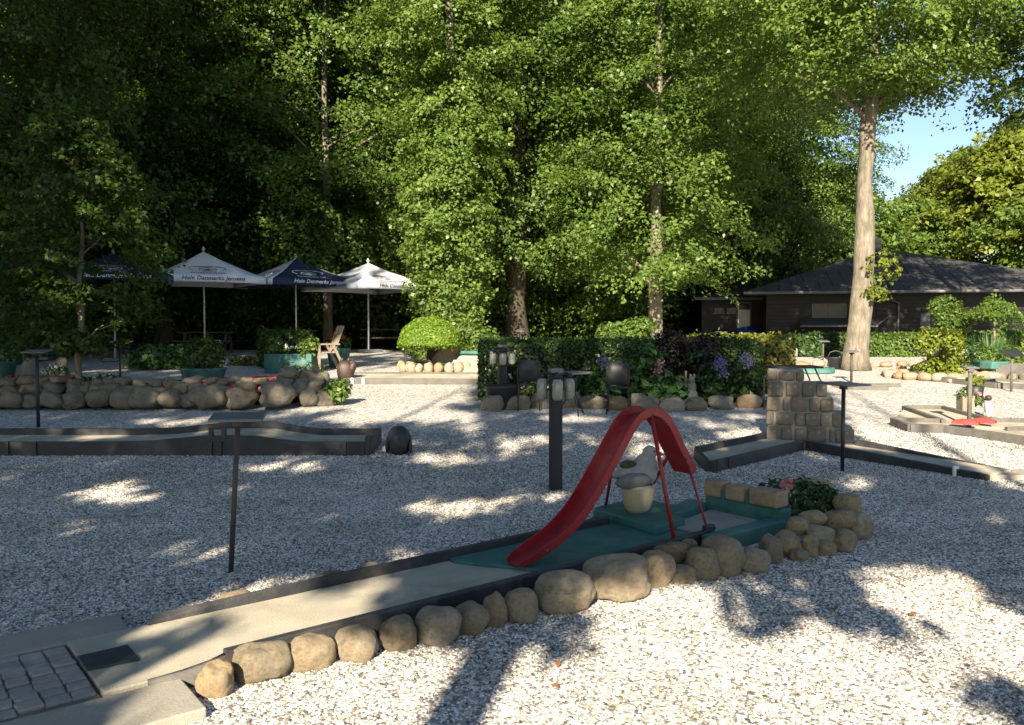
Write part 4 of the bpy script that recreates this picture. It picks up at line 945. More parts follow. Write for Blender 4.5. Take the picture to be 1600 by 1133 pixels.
    floor(t, [a, b2, b2 + Vector((-.2, -.5, 0)), a + Vector((0, -.45, 0))], .05, 'slab'); kerb(t, a, b2 + Vector((.35, .1, 0)), .08, .08, mat='kerbr'); kerb(t, a + Vector((0, -.48, 0)), b2 + Vector((-.2, -.53, 0)), .08, .08, mat='kerbr')
ROCKS = [rockmesh(100 + i, 3, .26, .85, 'rockd', .25) for i in range(12)]
ROCKW = [rockmesh(120 + i, 2, .17, .85, 'rockr', .4) for i in range(8)]
right_lanes()
def far_lanes():
    t = thing('minigolf_lane', 'low grey-kerbed lane running across the gravel left of the long hedge', 'minigolf lane')
    a, b = G(536, 600), G(752, 601); a2, b2 = G(545, 590), G(760, 590)
    floor(t, [a, b, b2, a2], .09); kerb(t, a, b, .09, .13, mat='kerbr'); kerb(t, a2, b2, .09, .13, mat='kerbr'); k = kerb(t, a, a2, .09, .13, mat='kerb')
    for f in (.07, .15): p = a.lerp(b, f); MB().box((p.x, p.y - .06, p.z + .05), (.06, .03, .18)).build('kerb_stake', M['white'], k)
    t = thing('minigolf_lane', 'dark lane with a red painted border along the top of the rock wall', 'minigolf lane')
    z = BED_Z
    L_ = [(-30, 15.9, .12), (232, 15.6, .1), (335, 15.7, .17), (450, 15.9, .25)]; Rr = [(-30, 16.9, .12), (250, 16.8, .1), (340, 16.9, .15), (452, 17.0, .21)]
    LP = [Vector((X(a, y), y, z + h)) for a, y, h in L_]; RP = [Vector((X(a, y), y, z + h)) for a, y, h in Rr]
    MB().prism([q[:2] for q in LP] + [q[:2] for q in RP[::-1]], z - .02, [q.z - .04 for q in LP] + [q.z - .03 for q in RP[::-1]]).build('lane_bed', M['slab'], t)
    for q0, q1, mt in ((LP[0], LP[1], 'kerb'), (LP[1], LP[2], 'redlane'), (LP[2], LP[3], 'redlane'), (RP[0], RP[1], 'kerb'), (RP[1], RP[2], 'kerb'), (RP[2], RP[3], 'redlane')):
        d = (q1 - q0).normalized(); n = Vector((-d.y, d.x, 0)) * .04; n.z = 0
        MB().prism([(q0 - n)[:2], (q1 - n)[:2], (q1 + n)[:2], (q0 + n)[:2]], z - .05, [q0.z, q1.z, q1.z, q0.z]).build('kerb', M[mt], t, bevel=.006)
    q0, q1 = Vector((X(10, 17.6), 17.6, 0)), Vector((X(115, 17.6), 17.6, 0)); MB().prism([(q0.x, q0.y), (q1.x, q1.y), (q1.x, q1.y + .09), (q0.x, q0.y + .09)], z - .02, z + .16).build('red_board', M['redlane'], t, bevel=.006)
    MB().lathe([(.06, 0), (.075, .05), (.05, .1)], (q0.x + .05, q0.y - .05, z + .05), 10).build('red_knob', M['redlane'], t, True)
    q = Vector((X(218, 15.3), 15.3, 0)); o = MB().prism([(q.x - .36, q.y - .04), (q.x + .1, q.y - .06), (q.x + .13, q.y + .1), (q.x - .36, q.y + .08)], z + .05, z + .09).build('white_plank', M['white'], None, bevel=.008); tag(o, 'short white plank lying on the bed behind the rock wall', 'plank')
    # tent-like green obstacle beyond the clipped dome
    g = G(742, 582); t = thing('minigolf_obstacle', 'small green and grey tent-shaped obstacle right of the clipped dome tree', 'obstacle', g, R(-20))
    MB().prism([(-.55, -.35), (.6, -.35), (.6, .35), (-.55, .35)], 0, [.05, .05, .5, .5]).build('ramp', M['slab'], t, bevel=.02)
    MB().box((-.1, .3, .5), (.9, .3, .09)).build('green_cap', M['green'], t, bevel=.03); MB().box((.62, 0, .2), (.05, .7, .36)).build('side_board', M['redlane'], t)
far_lanes()

# ================================================================== ROCK WALL AND LEFT BED
def GB(px, py):                           # pixel -> top of the raised bed, or the path behind it
    p = Gp(px, py, BED_Z); return p if 14.6 < p.y < 19.9 else (Vector((X(px, 15.1), 15.1, BED_Z)) if p.y <= 14.6 else G(px, py))
def rock_wall():
    t = thing('rock_wall', 'dry wall of rounded field stones holding the planted bed on the left', 'wall', (0, 0, 0))
    r = random.Random(21)
    def front(px):                                       # ground line of the wall in the photo
        return G(px, 641 if px < 430 else 641 - (px - 430) * .09)
    def put(px, cy, w, h, back=.0, i=None):
        g = front(px); g.y += back; mpp = g.y / F_PX
        z = P(px, cy, g.y).z
        o = link('stone', ROCKS[r.randrange(12) if i is None else i], t, (X(px, g.y), g.y + .1, z)); o.scale = (w * mpp * .48, min(.3, w * mpp * .5), h * mpp * .47)
        o.rotation_euler = (r.uniform(-.2, .2), r.uniform(-.25, .25), r.uniform(-.5, .5))
    for px, w, h in ((-60, 60, 40), (-20, 44, 36), (12, 46, 34), (45, 30, 32), (78, 44, 34), (112, 42, 36), (148, 46, 40), (188, 44, 40), (225, 50, 42), (262, 44, 40), (290, 30, 34), (323, 54, 48), (374, 54, 44), (430, 70, 56), (478, 40, 44), (504, 34, 36), (522, 24, 26)):
        put(px, 640 - h * .4, w * r.uniform(.85, 1.1), h * r.uniform(.75, 1.0))
    x = -70
    while x < 500:
        w = r.uniform(18, 40); h = r.uniform(18, 27); put(x, 612 + r.uniform(-4, 4) - (6 if x > 400 else 0), w, h, .1 + r.uniform(0, .06)); x += w * .85
    x = -70
    while x < 500:
        w = r.uniform(14, 34); h = r.uniform(13, 22); put(x, 599 + r.uniform(-4, 4), w, h, .26 + r.uniform(0, .06)); x += w * .88
    for px, cy, w, h in ((448, 584, 34, 22), (478, 588, 30, 22), (500, 594, 26, 24), (514, 606, 22, 24), (468, 604, 30, 24), (496, 612, 26, 24)): put(px, cy, w, h, .45)
    # standing stones on the bed
    for px, py, w, h, lab in ((46, 592, 22, 34, 'upright grey stone on the bed beside the dark score stand'), (97, 584, 20, 28, 'pointed grey stone on the bed left of the small pale trunk'), (206, 570, 16, 20, 'reddish stone on the bed left of the broad-leaved clump'), (283, 572, 14, 12, 'small pale stone between the clump and the round green pot'), (351, 572, 14, 14, 'small tan stone right of the round green pot'), (382, 570, 18, 16, 'white rounded stone on the bed between the two green planters')):
        g = GB(px, py); mp = g.y / F_PX; o = link('standing_stone', rockmesh(px, 2, .15, .8, 'rockd' if w > 15 and px != 382 else 'paleston', .3), None, (g.x, g.y, g.z + h * mp * .45)); o.scale = (w * mp / 2, w * mp / 2, h * mp * .55); tag(o, lab, 'stone')
rock_wall()
def plant(name, lab, cat, pos, parts, group=None):
    t = thing(name, lab, cat, pos, 0, group)
    for nm, v, m in parts: link(nm, leafmesh(nm, v, M[m]), t)
    return t
def dots(cs, n, s, L, W):
    v = []
    for c in cs: v.append(leafdata(np.array(c) + rng.normal(0, s, (n, 3)), rng.normal(0, 1, (n, 3)) + np.array([0, -.6, .4]), L, W))
    return np.concatenate(v)
def blades(n, rad, h, W, r=rng):
    a = r.uniform(0, 6.28, n); k = r.uniform(.2, 1, n) * rad
    p = np.stack([np.cos(a) * k, np.sin(a) * k * .8, r.uniform(.3, .7, n) * h], 1)
    v = np.empty((n, 4, 3)); out = np.stack([np.cos(a), np.sin(a), np.zeros(n)], 1) * (h * .3)
    sd = np.stack([-np.sin(a), np.cos(a), np.zeros(n)], 1) * W
    b = p * [1, 1, 0]; tip = b + out + np.stack([np.zeros(n), np.zeros(n), r.uniform(.6, 1, n) * h], 1)
    v[:, 0] = b - sd; v[:, 1] = b + sd; v[:, 2] = tip + sd * .2; v[:, 3] = tip - sd * .2
    return v.reshape(-1, 3)
def bed_plants():
    z = BED_Z
    g = GB(90, 596); plant('flowering_plant', 'white flowering clump at the foot of the small pale trunk', 'plant', g, [('foliage', shrub_leaves((0, 0, .15), (.28, .2, .25), 260, .09, .05, cut=0), 'hosta'), ('blossom', dots([(rng.uniform(-.28, .28), -.15, rng.uniform(.1, .42)) for _ in range(16)], 6, .02, .05, .04), 'fl_white')])
    g = GB(38, 600); plant('flowering_plant', 'low red and white flowers spilling over the left end of the rock wall', 'plant', g, [('foliage', shrub_leaves((0, 0, .05), (.4, .2, .14), 260, .07, .045), 'hedge'), ('blossom', dots([(rng.uniform(-.35, .3), -.18, rng.uniform(.04, .16)) for _ in range(14)], 7, .02, .05, .04), 'fl_red')])
    g = GB(165, 599); plant('flowering_plant', 'low pale variegated plant on the wall right of the small pale trunk', 'plant', g, [('foliage', shrub_leaves((0, 0, .06), (.34, .2, .15), 330, .07, .045), 'hosta'), ('blossom', dots([(rng.uniform(-.3, .3), -.12, rng.uniform(.08, .2)) for _ in range(10)], 6, .02, .05, .03), 'fl_white')])
    for px, w in ((125, .3), (62, .22)):
        g = GB(px, 602); plant('ground_plant', 'small leafy tuft on the wall top %s' % ('under the small pale trunk' if px > 100 else 'beside the upright grey stone'), 'plant', g, [('foliage', shrub_leaves((0, 0, .05), (w, .2, .14), 240, .07, .04), 'hedge')])
    g = GB(245, 578); plant('broad_leaved_plant', 'broad-leaved green clump on the bed left of the round green pot', 'plant', g, [('foliage', np.concatenate([shrub_leaves((rng.uniform(-.55, .55), rng.uniform(-.2, .2), rng.uniform(.2, .5)), (.3, .25, .22), 60, .26, .17, up=.9) for _ in range(9)]), 'hosta')])
    def pot(px, py, lab, kind):
        g = GB(px, py); t = thing('planter', lab, 'planter', g)
        if kind == 'round':
            MB().lathe([(.36, 0), (.42, .05), (.47, .26), (.5, .28), (.5, .31), (.43, .31)], (0, 0, 0), 22).build('tub', M['green'], t, True)
            s = thing('potted_shrub', 'dark rounded shrub growing in the round green pot', 'shrub', g + Vector((0, 0, .3))); link('foliage', leafmesh('foliage', shrub_leaves((0, 0, .3), (.48, .45, .42), 1500, .08, .05, cut=.0), M['leafd']), s); MB().tube([(0, 0, 0), (0, 0, .35)], .04, 6).build('stem', M['bark'], s)
        else:
            m = MB()
            for sx, sy, a, b in ((0, -.3, 1.16, .03), (0, .3, 1.16, .03), (-.565, 0, .03, .58), (.565, 0, .03, .58)): m.box((sx, sy, .23), (a, b, .46))
            MB().box((0, -.3, .24), (1.2, .035, .48)).build('front_panel', M['green'], t, bevel=.008); MB().box((0, .3, .24), (1.2, .035, .48)).build('back_panel', M['green'], t, bevel=.008)
            for s in (-1, 1): MB().box((s * .582, 0, .24), (.035, .56, .48)).build('side_panel', M['green'], t, bevel=.008)
            MB().box((0, 0, .2), (1.12, .56, .4)).build('soil', M['soil'], t)
            plant('planter_plant', 'leafy pale-flowered plants filling the square green planter', 'plant', g + Vector((0, 0, .42)), [('foliage', np.concatenate([shrub_leaves((rng.uniform(-.5, .6), rng.uniform(-.2, .2), rng.uniform(.05, .35)), (.2, .2, .2), 110, .1, .06) for _ in range(13)]), 'leaf'), ('blossom', dots([(rng.uniform(-.4, .2), -.25, rng.uniform(.2, .4)) for _ in range(9)], 5, .02, .05, .04), 'fl_white')])
    pot(318, 597, 'round green pot on the bed behind the rock wall', 'round')
    pot(455, 582, 'square green wooden planter at the right end of the raised bed', 'box')
    g = GB(4, 590); t = thing('planter', 'green pot at the left edge of the raised bed', 'planter', g); MB().lathe([(.24, 0), (.32, .36), (.34, .38), (.28, .38)], (0, 0, 0), 18).build('tub', M['green'], t, True); link('foliage', leafmesh('foliage', shrub_leaves((0, 0, .55), (.35, .35, .3), 420, .1, .06), M['hosta']), t)
    g = GB(446, 560); t = thing('clipped_hedge', 'small clipped hedge block behind the square green planter', 'hedge', (X(446, 22.5), 22.5, T(0, 22.5))); hedge_fill(t, -.68, .68, -.3, .3, 0, .95, 1500, .09, 'leafd')
    g = GB(385, 572); plant('ground_plant', 'reddish green ground cover behind the pots on the raised bed', 'plant', g, [('foliage', np.concatenate([shrub_leaves((rng.uniform(-.8, .8), rng.uniform(-.1, .5), .1), (.3, .25, .2), 130, .08, .05) for _ in range(9)]), 'hedgey')])
    g = G(520, 634); plant('ground_plant', 'green leafy clump at the right foot of the rock wall', 'plant', g, [('foliage', np.concatenate([shrub_leaves((rng.uniform(-.1, .18), rng.uniform(-.1, .3), rng.uniform(.05, .4)), (.2, .18, .18), 110, .09, .05) for _ in range(7)]), 'leaf')])
    g = GB(470, 594); plant('trailing_plant', 'trailing green plant below the square green planter', 'plant', g, [('foliage', np.concatenate([shrub_leaves((rng.uniform(-.4, .4), 0, rng.uniform(-.05, .3)), (.22, .18, .16), 110, .09, .03) for _ in range(7)]), 'leaf')])
def hedge_fill(t, x0, x1, y0, y1, z0, z1, n, L, mat, wob=.05, core=True):
    A = [(x1 - x0) * (z1 - z0), (x1 - x0) * (z1 - z0) * .4, (x1 - x0) * (y1 - y0), (y1 - y0) * (z1 - z0), (y1 - y0) * (z1 - z0)]; S = sum(A); v = []
    for k, (a, nn) in enumerate(zip(A, ((0, -1, .25), (0, 1, .25), (0, -.2, 1), (-1, 0, .3), (1, 0, .3)))):
        m = max(8, int(n * a / S)); p = np.stack([rng.uniform(x0, x1, m), rng.uniform(y0, y1, m), rng.uniform(z0, z1, m)], 1)
        dep = np.abs(rng.normal(0, .06, m)) - .04
        wv = wob * np.sin(p[:, 0] * 3.1 + p[:, 2] * 4) + wob * .6 * np.sin(p[:, 0] * 8 + p[:, 1] * 5)
        if k == 0: p[:, 1] = y0 + dep + wv
        if k == 1: p[:, 1] = y1 - dep
        if k == 2: p[:, 2] = z1 - dep + wv * .7
        if k == 3: p[:, 0] = x0 + dep
        if k == 4: p[:, 0] = x1 - dep
        q = rng.normal(0, .5, (m, 3)) + np.array(nn); v.append(leafdata(p, q, L, L * .62))
    m = n // 14; p = np.stack([rng.uniform(x0, x1, m), rng.uniform(y0, y1, m), z1 + np.abs(rng.normal(0, .06, m))], 1); v.append(leafdata(p, rng.normal(0, .8, (m, 3)), L, L * .62))
    p = np.stack([rng.uniform(x0, x1, m), y0 - np.abs(rng.normal(0, .05, m)), rng.uniform(z0, z1, m)], 1); v.append(leafdata(p, rng.normal(0, .8, (m, 3)), L, L * .62))
    link('foliage', leafmesh('foliage', np.concatenate(v), M[mat]), t)
    if core: MB().box(((x0 + x1) / 2, (y0 + y1) / 2, (z0 + z1) / 2 - .04), (x1 - x0 - .24, y1 - y0 - .24, z1 - z0 - .14)).build('opaque_core', M['core'], t)  # added unseen box, keeps light from leaking through the leaves
bed_plants()

# ================================================================== LONG HEDGE, FLOWER BORDER
def middle_border():
    z = T(0, 15.8)
    t = thing('clipped_hedge', 'long dark clipped hedge with small white blossoms across the middle of the course', 'hedge', (2.0, 16.2, z - .05))
    hedge_fill(t, -2.62, 2.75, -.55, .65, 0, 1.14, 17000, .065, 'hedge')
    link('blossom', leafmesh('blossom', dots([(rng.uniform(-2.6, 1.2), -.6, rng.uniform(.1, .95)) for _ in range(22)], 6, .015, .05, .04), M['fl_white']), t)
    t = thing('clipped_hedge', 'hedge coloured sunlit yellow-green with reddish tips right of the purple bush', 'hedge', (4.9, 17.6, T(0, 17.6) - .05))
    hedge_fill(t, -.95, .92, -.7, 1.2, 0, 1.1, 6500, .085, 'hedgey', .08)
    # edging stones of the border
    t = thing('stone_edging', 'row of low rounded stones edging the flower border before the long hedge', 'stone edging'); r = random.Random(4)
    x = 752
    while x < 1192:
        w = r.uniform(30, 52); g = G(x + w / 2, 641 + 3 * math.sin(x * .02)); mp = g.y / F_PX
        o = link('stone', (ROCKS + ROCKW)[r.randrange(18)], t, (g.x, g.y + .12, g.z + .1)); o.scale = (w * mp * .52, .16, .17 + r.uniform(-.03, .03)); o.rotation_euler = (r.uniform(-.1, .1), r.uniform(-.1, .1), r.uniform(-.3, .3)); x += w * .98
    mb = MB(); mb.prism([(-.55, 14.62), (4.65, 14.6), (4.8, 15.7), (-.6, 15.8)], .0, .29); tag(mb.build('border_soil', M['soil']), kind='structure')
    def bp(px, y): return Vector((X(px, y), y, .3))
    p = bp(985, 15.15); plant('broad_leaved_plant', 'big broad-leaved clump in the border behind the top of the red slide', 'plant', p, [('foliage', np.concatenate([shrub_leaves((rng.uniform(-.55, .55), rng.uniform(-.2, .25), rng.uniform(.15, .8)), (.26, .24, .22), 70, .17, .1, up=.8) for _ in range(20)]), 'hosta')])
    p = bp(1036, 14.85); plant('hosta', 'low hosta with wide blue-green leaves left of the small grey statue', 'plant', p, [('foliage', np.concatenate([shrub_leaves((rng.uniform(-.3, .3), rng.uniform(-.12, .2), rng.uniform(.05, .25)), (.24, .22, .16), 50, .2, .13, up=1) for _ in range(8)]), 'hosta')])
    p = bp(945, 14.9); plant('flowering_plant', 'lilac and pink ball flowers beside the round black table', 'plant', p, [('foliage', shrub_leaves((0, 0, .25), (.35, .25, .3), 350, .13, .045), 'hosta'), ('lilac_bloom', dots([(-.04, -.1, .72)], 70, .055, .05, .035), 'fl_blue'), ('pink_bloom', dots([(.09, -.15, .5), (.13, -.15, .58)], 45, .05, .05, .035), 'fl_pink'), ('stem', blades(5, .06, .7, .012), 'hosta')])
    p = bp(1025, 15.0); plant('flowering_plant', 'tall pink flower spike in front of the purple bush', 'plant', p, [('foliage', shrub_leaves((0, 0, .25), (.2, .2, .3), 160, .12, .05), 'hosta'), ('bloom', dots([(-.02, -.12, .5), (0, -.12, .6), (.02, -.12, .7)], 40, .045, .05, .035), 'fl_pink')])
    p = bp(1146, 15.0); plant('flowering_shrub', 'lilac flowering shrub at the right end of the border', 'shrub', p, [('foliage', np.concatenate([shrub_leaves((rng.uniform(-.5, .5), rng.uniform(-.2, .2), rng.uniform(.1, .6)), (.27, .24, .22), 170, .1, .055) for _ in range(13)]), 'hedge'), ('blossom', dots([(rng.uniform(-.4, .25), -.3, rng.uniform(.45, .85)) for _ in range(12)], 26, .05, .05, .035), 'fl_blue')])
    p = bp(1110, 15.35); plant('broad_leaved_plant', 'dark leafy plant between the purple bush and the lilac shrub', 'plant', p, [('foliage', np.concatenate([shrub_leaves((rng.uniform(-.4, .4), rng.uniform(-.1, .1), rng.uniform(.2, .9)), (.25, .2, .22), 150, .1, .055) for _ in range(9)]), 'hedge')])
    p = bp(1078, 15.5); t = plant('purple_bush', 'dark purple-leaved bush on a thin stem above the small grey statue', 'shrub', p, [('crown', np.concatenate([shrub_leaves((rng.uniform(-.5, .5), rng.uniform(-.3, .3), rng.uniform(.55, 1.2)), (.3, .28, .2), 190, .1, .045) for _ in range(14)]), 'purple')]); MB().tube([(0, 0, 0), (.02, 0, .5), (0, 0, .9)], .03, 6).build('stem', M['bark'], t)
    p = Vector((X(972, 17.9), 17.9, T(0, 17.9))); t = plant('yellow_bush', 'bright yellow-green bush showing over the top of the long dark hedge', 'shrub', p, [('crown', np.concatenate([shrub_leaves((rng.uniform(-.55, .55), rng.uniform(-.3, .3), 1.0 + rng.uniform(0, .35)), (.34, .3, .2), 260, .12, .055) for _ in range(10)]), 'leafb')]); MB().tube([(0, 0, 0), (0, 0, 1.1)], .04, 6).build('stem', M['bark'], t)
    # stake and statue
    p = bp(1072, 14.9); tag(MB().tube([(0, 0, -.1), (0, 0, .55)], .018, 6).build('wooden_stake', M['wood'], None, loc=p), 'thin wooden stake beside the small grey statue', 'stake')
    p = bp(1082, 14.85); t = thing('statue', 'small weathered grey seated figure among the border plants', 'statue', p)
    v, f = ICO[2]; m = MB(); m.add([(q.x * .11, q.y * .1, .1 + q.z * .13) for q in v], f); m.add([(q.x * .085, q.y * .075, .25 + q.z * .12) for q in v], f); m.add([(q.x * .062 - .01, q.y * .06 - .02, .38 + q.z * .07) for q in v], f)
    o = m.build('body', M['greyst'], t, True); rm = o.modifiers.new('join', 'REMESH'); rm.mode = 'VOXEL'; rm.voxel_size = .016; rm.use_smooth_shade = True
    for s in (-1, 1): MB().lathe([(.02, 0), (.022, .04), (.006, .07)], (s * .035, -.02, .43), 8).build('ear', M['greyst'], t, True)
    # bistro tables and chairs
    def table(px, py, lab, w=.33):
        g = G(px, py); t = thing('bistro_table', lab, 'table', g)
        MB().lathe([(w - .01, .69), (w, .7), (w, .715), (w - .01, .722)], (0, 0, 0), 28).build('tabletop', M['board'], t)
        for a in (45, 165, 285): MB().tube([(math.cos(R(a)) * .28, math.sin(R(a)) * .28, 0), (math.cos(R(a)) * .05, math.sin(R(a)) * .05, .36), (math.cos(R(a)) * .2, math.sin(R(a)) * .2, .7)], .013, 6).build('leg', M['black'], t, True)
    def chair(px, py, lab, rz):
        g = G(px, py); t = thing('bistro_chair', lab, 'chair', g, rz, 'black chairs before the hedge')
        MB().lathe([(.2, .43), (.21, .44), (.2, .455)], (0, 0, 0), 18).build('seat', M['black'], t)
        for sx in (-1, 1):
            MB().tube([(sx * .19, -.2, 0), (sx * .16, -.15, .44)], .012, 6).build('leg', M['black'], t, True)
            MB().tube([(sx * .19, .24, 0), (sx * .17, .17, .44)], .012, 6).build('leg', M['black'], t, True)
        b = MB().tube([(-.18, .17, .44), (-.19, .24, .8), (-.12, .26, .92), (0, .27, .95), (.12, .26, .92), (.19, .24, .8), (.18, .17, .44)], .012, 6).build('back_frame', M['black'], t, True)
        m = MB(); m.add([(x * .165, .19 + .06 * zz, .5 + zz * .38) for zz in (0, .5, 1) for x in (-1, -.5, 0, .5, 1)], [(j * 5 + i, j * 5 + i + 1, j * 5 + i + 6, j * 5 + i + 5) for j in range(2) for i in range(4)]); o = m.build('backrest', M['black'], t, True); s = o.modifiers.new('th', 'SOLIDIFY'); s.thickness = .012
    table(895, 648, 'round dark bistro table behind the near lamp post')
    chair(824, 640, 'black bistro chair between the tub lamp and the near lamp post', R(185)); chair(966, 646, 'black bistro chair in front of the lilac and pink ball flowers', R(170))
middle_border()

# ================================================================== CLIPPED DOME AND ITS STONE RING
def dome():
    g = G(672, 580); t = thing('clipped_tree', 'clipped yellow-green dome tree on a short trunk inside a ring of stones', 'tree', g)
    zc = P(672, 545, g.y).z - g.z + .2; r = np.random.default_rng(8); n = 15000
    a = r.uniform(0, 6.283, n); u = r.uniform(0, 1, n); el = np.arcsin(u); rx, ry, rz = .84, .84, .76
    q = np.stack([np.cos(el) * np.cos(a), np.cos(el) * np.sin(a), np.sin(el)], 1)
    k = 1 - np.abs(r.normal(0, .05, n)) + .025 * np.sin(q[:, 0] * 9) * np.sin(q[:, 2] * 8 + q[:, 1] * 5)
    flat = np.where(q[:, 2] < .25, 1.0, 1.0)
    p = q * np.array([rx, ry, rz]) * k[:, None]; p[:, 2] = np.sign(p[:, 2]) * np.abs(p[:, 2]) * .98 + zc - .1
    v = leafdata(p, q + r.normal(0, .45, (n, 3)), .06, .035, r)
    nb = 3500; rr = np.sqrt(r.uniform(0, 1, nb)) * .84; a2 = r.uniform(0, 6.283, nb)
    p2 = np.stack([rr * np.cos(a2), rr * np.sin(a2), zc - .1 + r.normal(0, .05, nb)], 1)
    link('crown', leafmesh('crown', np.concatenate([v, leafdata(p2, r.normal(0, .5, (nb, 3)) + np.array([0, 0, -1]), .06, .035, r)]), M['topi']), t)
    MB().tube([(0, 0, -.05), (.02, 0, .2), (-.03, 0, .35), (0, 0, zc)], [.11, .07, .07, .06], 8).build('trunk', M['bark'], t, True)
    for x, y in ((.06, .0), (-.05, .02), (.12, .05)): MB().tube([(0, 0, .3), (x * 3, y * 3, zc + .05)], .03, 6).build('limb', M['bark'], t, True)
    p = G(659, 563); tag(MB().tube([(0, 0, 0), (0, 0, .62)], .02, 6).build('support_stake', M['black'], None, loc=(p.x, g.y - .4, T(0, g.y))), 'thin dark stake under the left side of the clipped dome', 'stake')
    # ring
    t = thing('stone_ring', 'ring of warm-coloured stones round the clipped dome tree', 'stone edging', (g.x, g.y, g.z)); r2 = random.Random(2)
    for i in range(24):
        a = 2 * math.pi * i / 24; o = link('stone', ROCKW[r2.randrange(8)], t, (.28 + math.cos(a) * 1.0, math.sin(a) * .62, .1)); s = r2.uniform(.85, 1.2); o.scale = (.15 * s, .12 * s, .16 * s); o.rotation_euler = (r2.uniform(-.2, .2), r2.uniform(-.2, .2), r2.uniform(0, 6))
    tag(MB().lathe([(.01, .06), (.92, .05), (.95, 0)], (g.x + .28, g.y, g.z), 24, 1, .62).build('ring_soil', M['grass']), kind='structure')
    k = G(698, 573); o = link('split_rock', rockmesh(61, 3, .12, .9, 'rockr', .7), None, (k.x, g.y + .35, g.z + .38)); o.scale = (.5, .25, .45); tag(o, 'big pinkish brown split rock under the right side of the clipped dome', 'rock')
    o = link('rock', rockmesh(62, 2, .12, .9, 'paleston', .4), None, (X(712, g.y), g.y + .05, g.z + .16)); o.scale = (.13, .12, .16); tag(o, 'small pale rock at the foot of the big split rock', 'rock')
    plant('ground_plant', 'small green plants inside the stone ring', 'plant', (X(692, g.y), g.y - .2, g.z + .05), [('foliage', np.concatenate([shrub_leaves((rng.uniform(-.45, .35), 0, .06), (.16, .14, .1), 90, .07, .04) for _ in range(6)]), 'hosta')])
    y = 23.6; plant('leafy_bush', 'loose green bush right of the clipped dome tree', 'shrub', (X(738, y), y, T(0, y)), [('foliage', np.concatenate([shrub_leaves((rng.uniform(-.5, .5), rng.uniform(-.3, .3), rng.uniform(.2, 1.0)), (.34, .3, .28), 210, .11, .06) for _ in range(14)]), 'leafb')])
    y = 23.9; plant('leafy_bush', 'low bright bush under the left side of the clipped dome tree', 'shrub', (X(648, y), y, T(0, y)), [('foliage', np.concatenate([shrub_leaves((rng.uniform(-.25, .35), rng.uniform(-.2, .2), rng.uniform(.2, .5)), (.24, .22, .2), 200, .09, .05) for _ in range(7)]), 'leafb')])
dome()

